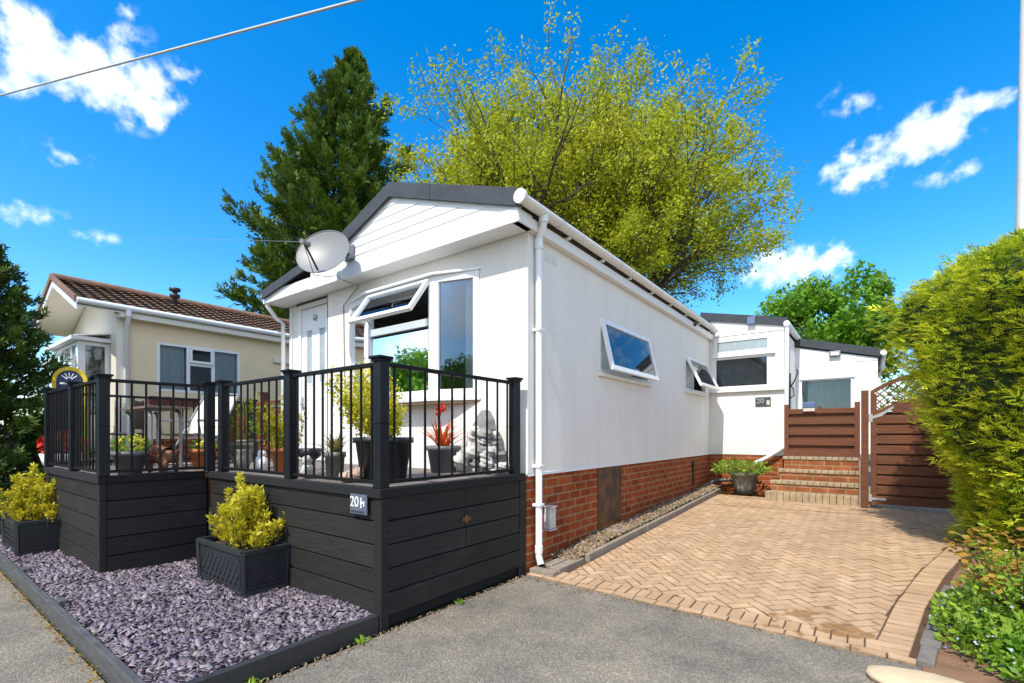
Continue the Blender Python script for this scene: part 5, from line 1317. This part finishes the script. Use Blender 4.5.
# golden hedge
hd=thing('golden_hedge','tall golden green conifer hedge overhanging the paved drive at right','hedge',(2.3,7.6,0))
def hedge():
    r_=np.random.default_rng(41); 
    C=np.array([2.43,7.9]); H=3.52
    def radius(z,a):   # plan radius by height and angle, real egg shape wider above
        t=z/H
        rr=np.where(t<.55, 1.42+.45*np.clip((t-.15)/.40,0,1)**1.3, 1.87+.14*np.sin((t-.55)*4))
        rr=rr*np.where(t>.80, np.sqrt(np.clip(1-((t-.80)/.205)**4,0.02,1)), 1)
        return rr*(1+.05*np.sin(5*a+6*t)+.05*np.sin(9*a-9*t)+.03*np.sin(17*a+13*t))
    n=50000
    a=r_.random(n)*2*np.pi; z=.12+(H-.05)*r_.random(n)
    rr=radius(z,a)*(.86+.18*r_.random(n)**.7)*(1+.035*np.sin(z*21+3*np.sin(a*9)))
    top=r_.random(n)<.14
    rr=np.where(top, radius(np.full(n,H*.80),a)*np.sqrt(r_.random(n))*.95, rr); z=np.where(top, H*.80+ .20*H*np.sqrt(np.clip(1-(rr/2.1)**4,0,1))+r_.normal(0,.05,n), z)
    P=np.stack([C[0]+rr*np.cos(a),C[1]+rr*np.sin(a)*.95,z],1)
    out=np.stack([np.cos(a),np.sin(a),np.zeros(n)],1); out[top]=out[top]*.4+[0,0,.8]
    D=out*.8+r_.normal(0,.42,(n,3))+[-.22,0,.32]
    nr=np.tile([0,0,1.],(n,1))*.9-out*.2+r_.normal(0,.35,(n,3))
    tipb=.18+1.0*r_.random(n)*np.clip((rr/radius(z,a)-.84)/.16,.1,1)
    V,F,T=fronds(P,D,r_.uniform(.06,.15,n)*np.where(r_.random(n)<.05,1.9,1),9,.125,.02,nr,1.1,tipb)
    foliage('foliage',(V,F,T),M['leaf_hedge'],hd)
    # dark inner mass of twigs
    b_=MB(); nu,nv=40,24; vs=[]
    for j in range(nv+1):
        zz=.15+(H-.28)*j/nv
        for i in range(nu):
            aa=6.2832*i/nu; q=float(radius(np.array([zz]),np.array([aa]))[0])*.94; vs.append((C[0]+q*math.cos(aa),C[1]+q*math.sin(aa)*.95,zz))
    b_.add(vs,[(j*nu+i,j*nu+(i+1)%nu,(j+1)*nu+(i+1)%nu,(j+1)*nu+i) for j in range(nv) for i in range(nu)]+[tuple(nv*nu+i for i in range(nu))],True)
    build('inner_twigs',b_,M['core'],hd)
    b_=MB()
    for i in range(5): b_.tube([(1.3+.4*i,7.4+.25*(i%2),0),(1.3+.4*i,7.5,1.2)],[.07,.04],7)
    build('trunk',b_,M['barkdark'],hd)
hedge()

n_=420; P=np.stack([rng.uniform(-9,-2.9,n_),.845-np.abs(rng.normal(0,.035,n_)),np.full(n_,.004)+rng.random(n_)*.012],1)
o=foliage('leaf_litter',leaves(P,rng.uniform(.012,.032,n_),rng.normal(0,.5,(n_,3))+[0,0,1],rng.normal(0,1,(n_,3))*[1,1,.25],.6),M['leaf_acer'],None); o['kind']='stuff'
stones(700, lambda n: np.concatenate([np.stack([rng.uniform(-2.9,.2,n//2),4.10-np.abs(rng.normal(0,.06,n//2)),np.zeros(n//2)],1),np.stack([-2.93+np.abs(rng.normal(0,.05,n-n//2)),rng.uniform(.9,4.1,n-n//2),np.zeros(n-n//2)],1)]), lambda x,y: .002+0*x, .006, M['pea'], 'grit', .8)
# flower bed plants at the right
fb_=thing('flower_clump','bright green clump of tiny pale blue and pink flowers spilling over the kerb','plant',(.75,4.8,.05))
def clump(parts, cx,cy,rx_,ry_,h,n,m,size,nm,wd=.55,par=None,shell=.15,stuff=False):
    P,d=ball(n,(cx,cy,.04),(rx_,ry_,h),shell); P[:,2]=np.abs(P[:,2]-.04)+.05
    up=d.copy(); up[:,2]=abs(up[:,2])+.4
    fo_=foliage(nm, leaves(P,rng.uniform(size*.6,size*1.3,n),up+rng.normal(0,.5,d.shape),d*.6+rng.normal(0,.6,d.shape)+[0,0,.3],wd), m, par)
    if stuff: fo_['kind']='stuff'
clump(None,.86,4.65,.50,.78,.40,5200,M['leaf_lime'],.055,'foliage',.5,fb_)
clump(None,1.05,5.5,.45,.65,.52,2600,M['leaf_lime'],.055,'foliage',.5,fb_)
clump(None,.86,4.65,.51,.79,.42,200,M['pet_blue'],.016,'bloom',1.,fb_,.96,True)
clump(None,.85,5.65,.30,.40,.54,110,M['pet_pink'],.022,'bloom',1.,fb_,.96)
gcx=0
ac=thing('bronze_shrub','low shrub with broad bronze and yellow green leaves at the lower right edge','shrub',(.84,4.72,.05))
sm_=MB(); parts=[]
for i in range(62):
    d=np.array([rng.normal(.05,.42),rng.normal(-.15,.45),rng.uniform(.5,1)]); d[0]=max(d[0],-.28); h=rng.uniform(.40,.85); p0=np.array([.84,4.72,.05]); p1=p0+d/np.linalg.norm(d)*h
    sm_.tube([p0,(p0+p1)/2+[0,0,.03],p1],[.006,.005,.003],4,False)
    k=13; P=p1+rng.normal(0,.05,(k,3)); parts.append(leaves(P,rng.uniform(.035,.075,k),rng.normal(0,.4,(k,3))+[0,-.2,1],rng.normal(0,1,(k,3))*[1,1,.3],.62))
build('stems',sm_,M['rust'],ac)
half=len(parts)*2//3
foliage('foliage',cat(parts[:half]),M['leaf_acer'],ac); foliage('foliage',cat(parts[half:]),M['leaf_lime'],ac)
gc=thing('ground_plant','dark leafy green ground plant in the near right corner below the bronze shrub','plant',(1.0,4.1,.03))
clump(None,.98,4.15,.40,.36,.26,1500,M['leaf_green'],.06,'foliage',.55,gc)
clump(None,.98,4.15,.41,.37,.28,40,M['pet_blue'],.022,'bloom',1.,gc,.95)
# weeds at the deck foot
for (x_,y_,l_) in ((-2.90,2.08,'small green weed growing by the end of the timber edging at the deck corner'),(-2.88,3.1,'tiny green weed at the foot of the deck side boarding'),(-2.93,1.35,'small green weed in the tarmac joint beside the slate edging board')):
    P=np.tile([x_,y_,.0],(26,1))+rng.normal(0,.018,(26,3))*[1,1,0]; d=rng.normal(0,.6,(26,3)); d[:,2]=abs(d[:,2])+.5
    o=foliage('weed', blades(P,d,rng.uniform(.03,.085,26),.012,.3), M['leaf_lime'], None); tag(o,l_,'weed')

# ------------------------------------------------------------------ pole and wires
b_=MB(); b_.tube([(2.27,12.9,0),(2.42,12.95,12.5)],[.12,.085],18)
tag(build('utility_pole',b_,M['pole']),'pale round utility pole rising behind the golden hedge','pole')
def wire(a,b,r,m,label,sag=.0):
    a,b=Vector(a),Vector(b); n=24; pts=[a.lerp(b,i/n)-Z*sag*4*(i/n)*(1-i/n) for i in range(n+1)]
    mb=MB(); mb.tube(pts,r,6); tag(build('overhead_cable',mb,m),label,'cable')
A1=Vector((-18.7,1.04,9.61)); A2=Vector((-4.5,4.12,7.14))
wire(A1+(A1-A2)*.4, A2+(A2-A1)*.35, .019, M['cable'], 'thick pale overhead cable slanting across the upper left sky')
wire((-40,9.0,14.4), (-5.78,3.95,4.14), .0032, M['cabledark'], 'thin overhead wire running level to the white gable')

# ------------------------------------------------------------------ sky, sun, camera
W=bpy.data.worlds.new('World'); sc.world=W; W.use_nodes=True
nt=W.node_tree; L=nt.links.new; bg=nt.nodes['Background']
EL,AZX=R(54),.04
sunv=Vector((AZX*math.cos(EL),-math.cos(EL)*math.sqrt(1-AZX**2),math.sin(EL)))
sky=N(nt,'ShaderNodeTexSky'); sky.sky_type='NISHITA'; sky.sun_disc=False; sky.sun_elevation=EL
sky.sun_rotation=math.atan2(sunv.x,sunv.y); sky.air_density=1.0; sky.dust_density=.6; sky.ozone_density=2.5; sky.altitude=50
hs=N(nt,'ShaderNodeHueSaturation'); hs.inputs['Saturation'].default_value=1.46; hs.inputs['Value'].default_value=1.04; hs.inputs['Hue'].default_value=.5
L(sky.outputs[0],hs.inputs['Color'])
tc=N(nt,'ShaderNodeTexCoord'); 
nz=N(nt,'ShaderNodeTexNoise'); nz.inputs['Scale'].default_value=11; nz.inputs['Detail'].default_value=9; nz.inputs['Roughness'].default_value=.58; L(tc.outputs['Generated'],nz.inputs['Vector'])
nzw=N(nt,'ShaderNodeTexNoise'); nzw.inputs['Scale'].default_value=48; nzw.inputs['Detail'].default_value=8; L(tc.outputs['Generated'],nzw.inputs['Vector'])
nz2=N(nt,'ShaderNodeTexNoise'); nz2.inputs['Scale'].default_value=16; nz2.inputs['Detail'].default_value=6; L(tc.outputs['Generated'],nz2.inputs['Vector'])
S36,C36=math.sin(R(36.7)),math.cos(R(36.7))
def skydir(u,v):
    k=(u-512)/478; return Vector((-S36+k*C36, C36+k*S36, (435-v)/478)).normalized()
def math_(op,a,b=None,c=None):
    n=N(nt,'ShaderNodeMath',operation=op)
    for i,x_ in enumerate((a,b,c)):
        if x_ is None: continue
        if isinstance(x_,(int,float)): n.inputs[i].default_value=x_
        else: L(x_,n.inputs[i])
    return n.outputs[0]
def dot_(v):
    n=N(nt,'ShaderNodeVectorMath',operation='DOT_PRODUCT'); L(tc.outputs['Generated'],n.inputs[0]); n.inputs[1].default_value=v; return n.outputs['Value']
total=None
# cumulus patches: bearing of centre, bearing of its long-axis end, aspect, weight
for (c,e,asp,wt) in (((85,72),(190,112),.46,1.15),((40,38),(95,75),.6,.95),((30,82),(75,88),.5,.7),((150,118),(172,128),.6,.6),
                     ((912,140),(1025,92),.36,1.15),((868,170),(915,155),.55,1.0),((985,105),(1040,85),.4,.9),((960,170),(1000,158),.4,.45),
                     ((790,265),(858,256),.42,1.15),((770,258),(800,262),.6,.7),((22,214),(70,220),.4,.85),((105,238),(140,243),.35,.7),((127,12),(140,15),.7,.5),((128,34),(150,38),.6,.45),((60,155),(95,165),.4,.38),((190,75),(215,80),.5,.33),((855,105),(880,110),.5,.3)):
    d0=skydir(*c); ax=(skydir(*e)-d0); ln=ax.length; ax=(ax-d0*ax.dot(d0)).normalized(); ay=d0.cross(ax).normalized()
    a_=math_('MULTIPLY',dot_(ax),1/ln); b2=math_('MULTIPLY',dot_(ay),1/(ln*asp))
    rr=math_('ADD',math_('MULTIPLY',a_,a_),math_('MULTIPLY',b2,b2))
    f_=math_('MULTIPLY',math_('SUBTRACT',1.0,math_('SQRT',rr)),wt)
    f_=math_('MULTIPLY',f_,math_('GREATER_THAN',dot_(d0),0.0))
    f_=math_('MAXIMUM',f_,-1.0)
    total=f_ if total is None else math_('MAXIMUM',total,f_)
n2=math_('ADD',math_('MULTIPLY',math_('SUBTRACT',nz.outputs['Fac'],.5),2.3),math_('MULTIPLY',math_('SUBTRACT',nzw.outputs['Fac'],.5),1.8))
den=math_('ADD',total,n2)
# unseen broken cloud behind the viewer, added as neutral fill for shaded walls
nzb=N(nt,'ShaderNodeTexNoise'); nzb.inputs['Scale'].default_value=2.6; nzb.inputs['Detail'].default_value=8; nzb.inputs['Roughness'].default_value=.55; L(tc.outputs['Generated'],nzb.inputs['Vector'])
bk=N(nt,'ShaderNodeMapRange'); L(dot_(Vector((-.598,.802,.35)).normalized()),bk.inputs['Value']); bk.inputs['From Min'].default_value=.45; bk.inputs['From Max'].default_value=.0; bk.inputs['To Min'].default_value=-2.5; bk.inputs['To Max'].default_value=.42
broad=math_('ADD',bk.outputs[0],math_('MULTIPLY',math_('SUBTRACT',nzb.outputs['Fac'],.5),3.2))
mr=N(nt,'ShaderNodeMapRange'); mr.interpolation_type='SMOOTHSTEP'; L(den,mr.inputs['Value']); mr.inputs['From Min'].default_value=-.06; mr.inputs['From Max'].default_value=.98
gate_=N(nt,'ShaderNodeMapRange'); L(total,gate_.inputs['Value']); gate_.inputs['From Min'].default_value=-.25; gate_.inputs['From Max'].default_value=.15
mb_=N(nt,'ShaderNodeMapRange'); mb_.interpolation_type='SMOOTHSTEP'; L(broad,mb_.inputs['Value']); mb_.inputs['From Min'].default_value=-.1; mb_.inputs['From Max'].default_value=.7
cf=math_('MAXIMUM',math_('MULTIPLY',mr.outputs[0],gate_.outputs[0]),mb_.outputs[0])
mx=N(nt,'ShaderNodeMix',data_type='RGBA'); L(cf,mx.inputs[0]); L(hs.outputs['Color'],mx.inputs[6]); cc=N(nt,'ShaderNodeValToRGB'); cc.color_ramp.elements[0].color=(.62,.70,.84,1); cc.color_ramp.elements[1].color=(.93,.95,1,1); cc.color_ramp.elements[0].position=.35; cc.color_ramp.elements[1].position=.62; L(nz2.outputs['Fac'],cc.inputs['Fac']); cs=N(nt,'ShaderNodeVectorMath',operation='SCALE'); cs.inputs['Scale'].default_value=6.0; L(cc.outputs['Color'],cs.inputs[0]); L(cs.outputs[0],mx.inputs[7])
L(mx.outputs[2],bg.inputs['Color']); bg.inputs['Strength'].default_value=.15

sl=bpy.data.lights.new('sun','SUN'); sl.energy=2.75; sl.angle=R(.5); sl.color=(1,.95,.87)
so=link(bpy.data.objects.new('sun',sl)); so.rotation_euler=(-sunv).to_track_quat('-Z','Y').to_euler(); so.location=(0,-10,20)
cam=bpy.data.cameras.new('camera'); cam.sensor_width=36; cam.lens=478/1024*36; cam.shift_y=(435-341.5)/1024; cam.clip_end=2000; cam.clip_start=.05
co=link(bpy.data.objects.new('camera',cam)); co.location=(0,0,1.48); co.rotation_euler=(R(90),0,R(36.7)); sc.camera=co
sc.view_settings.view_transform='Standard'; sc.view_settings.look='None'; sc.view_settings.gamma=1; sc.view_settings.exposure=.98
sc.cycles.max_bounces=6; sc.cycles.transparent_max_bounces=16
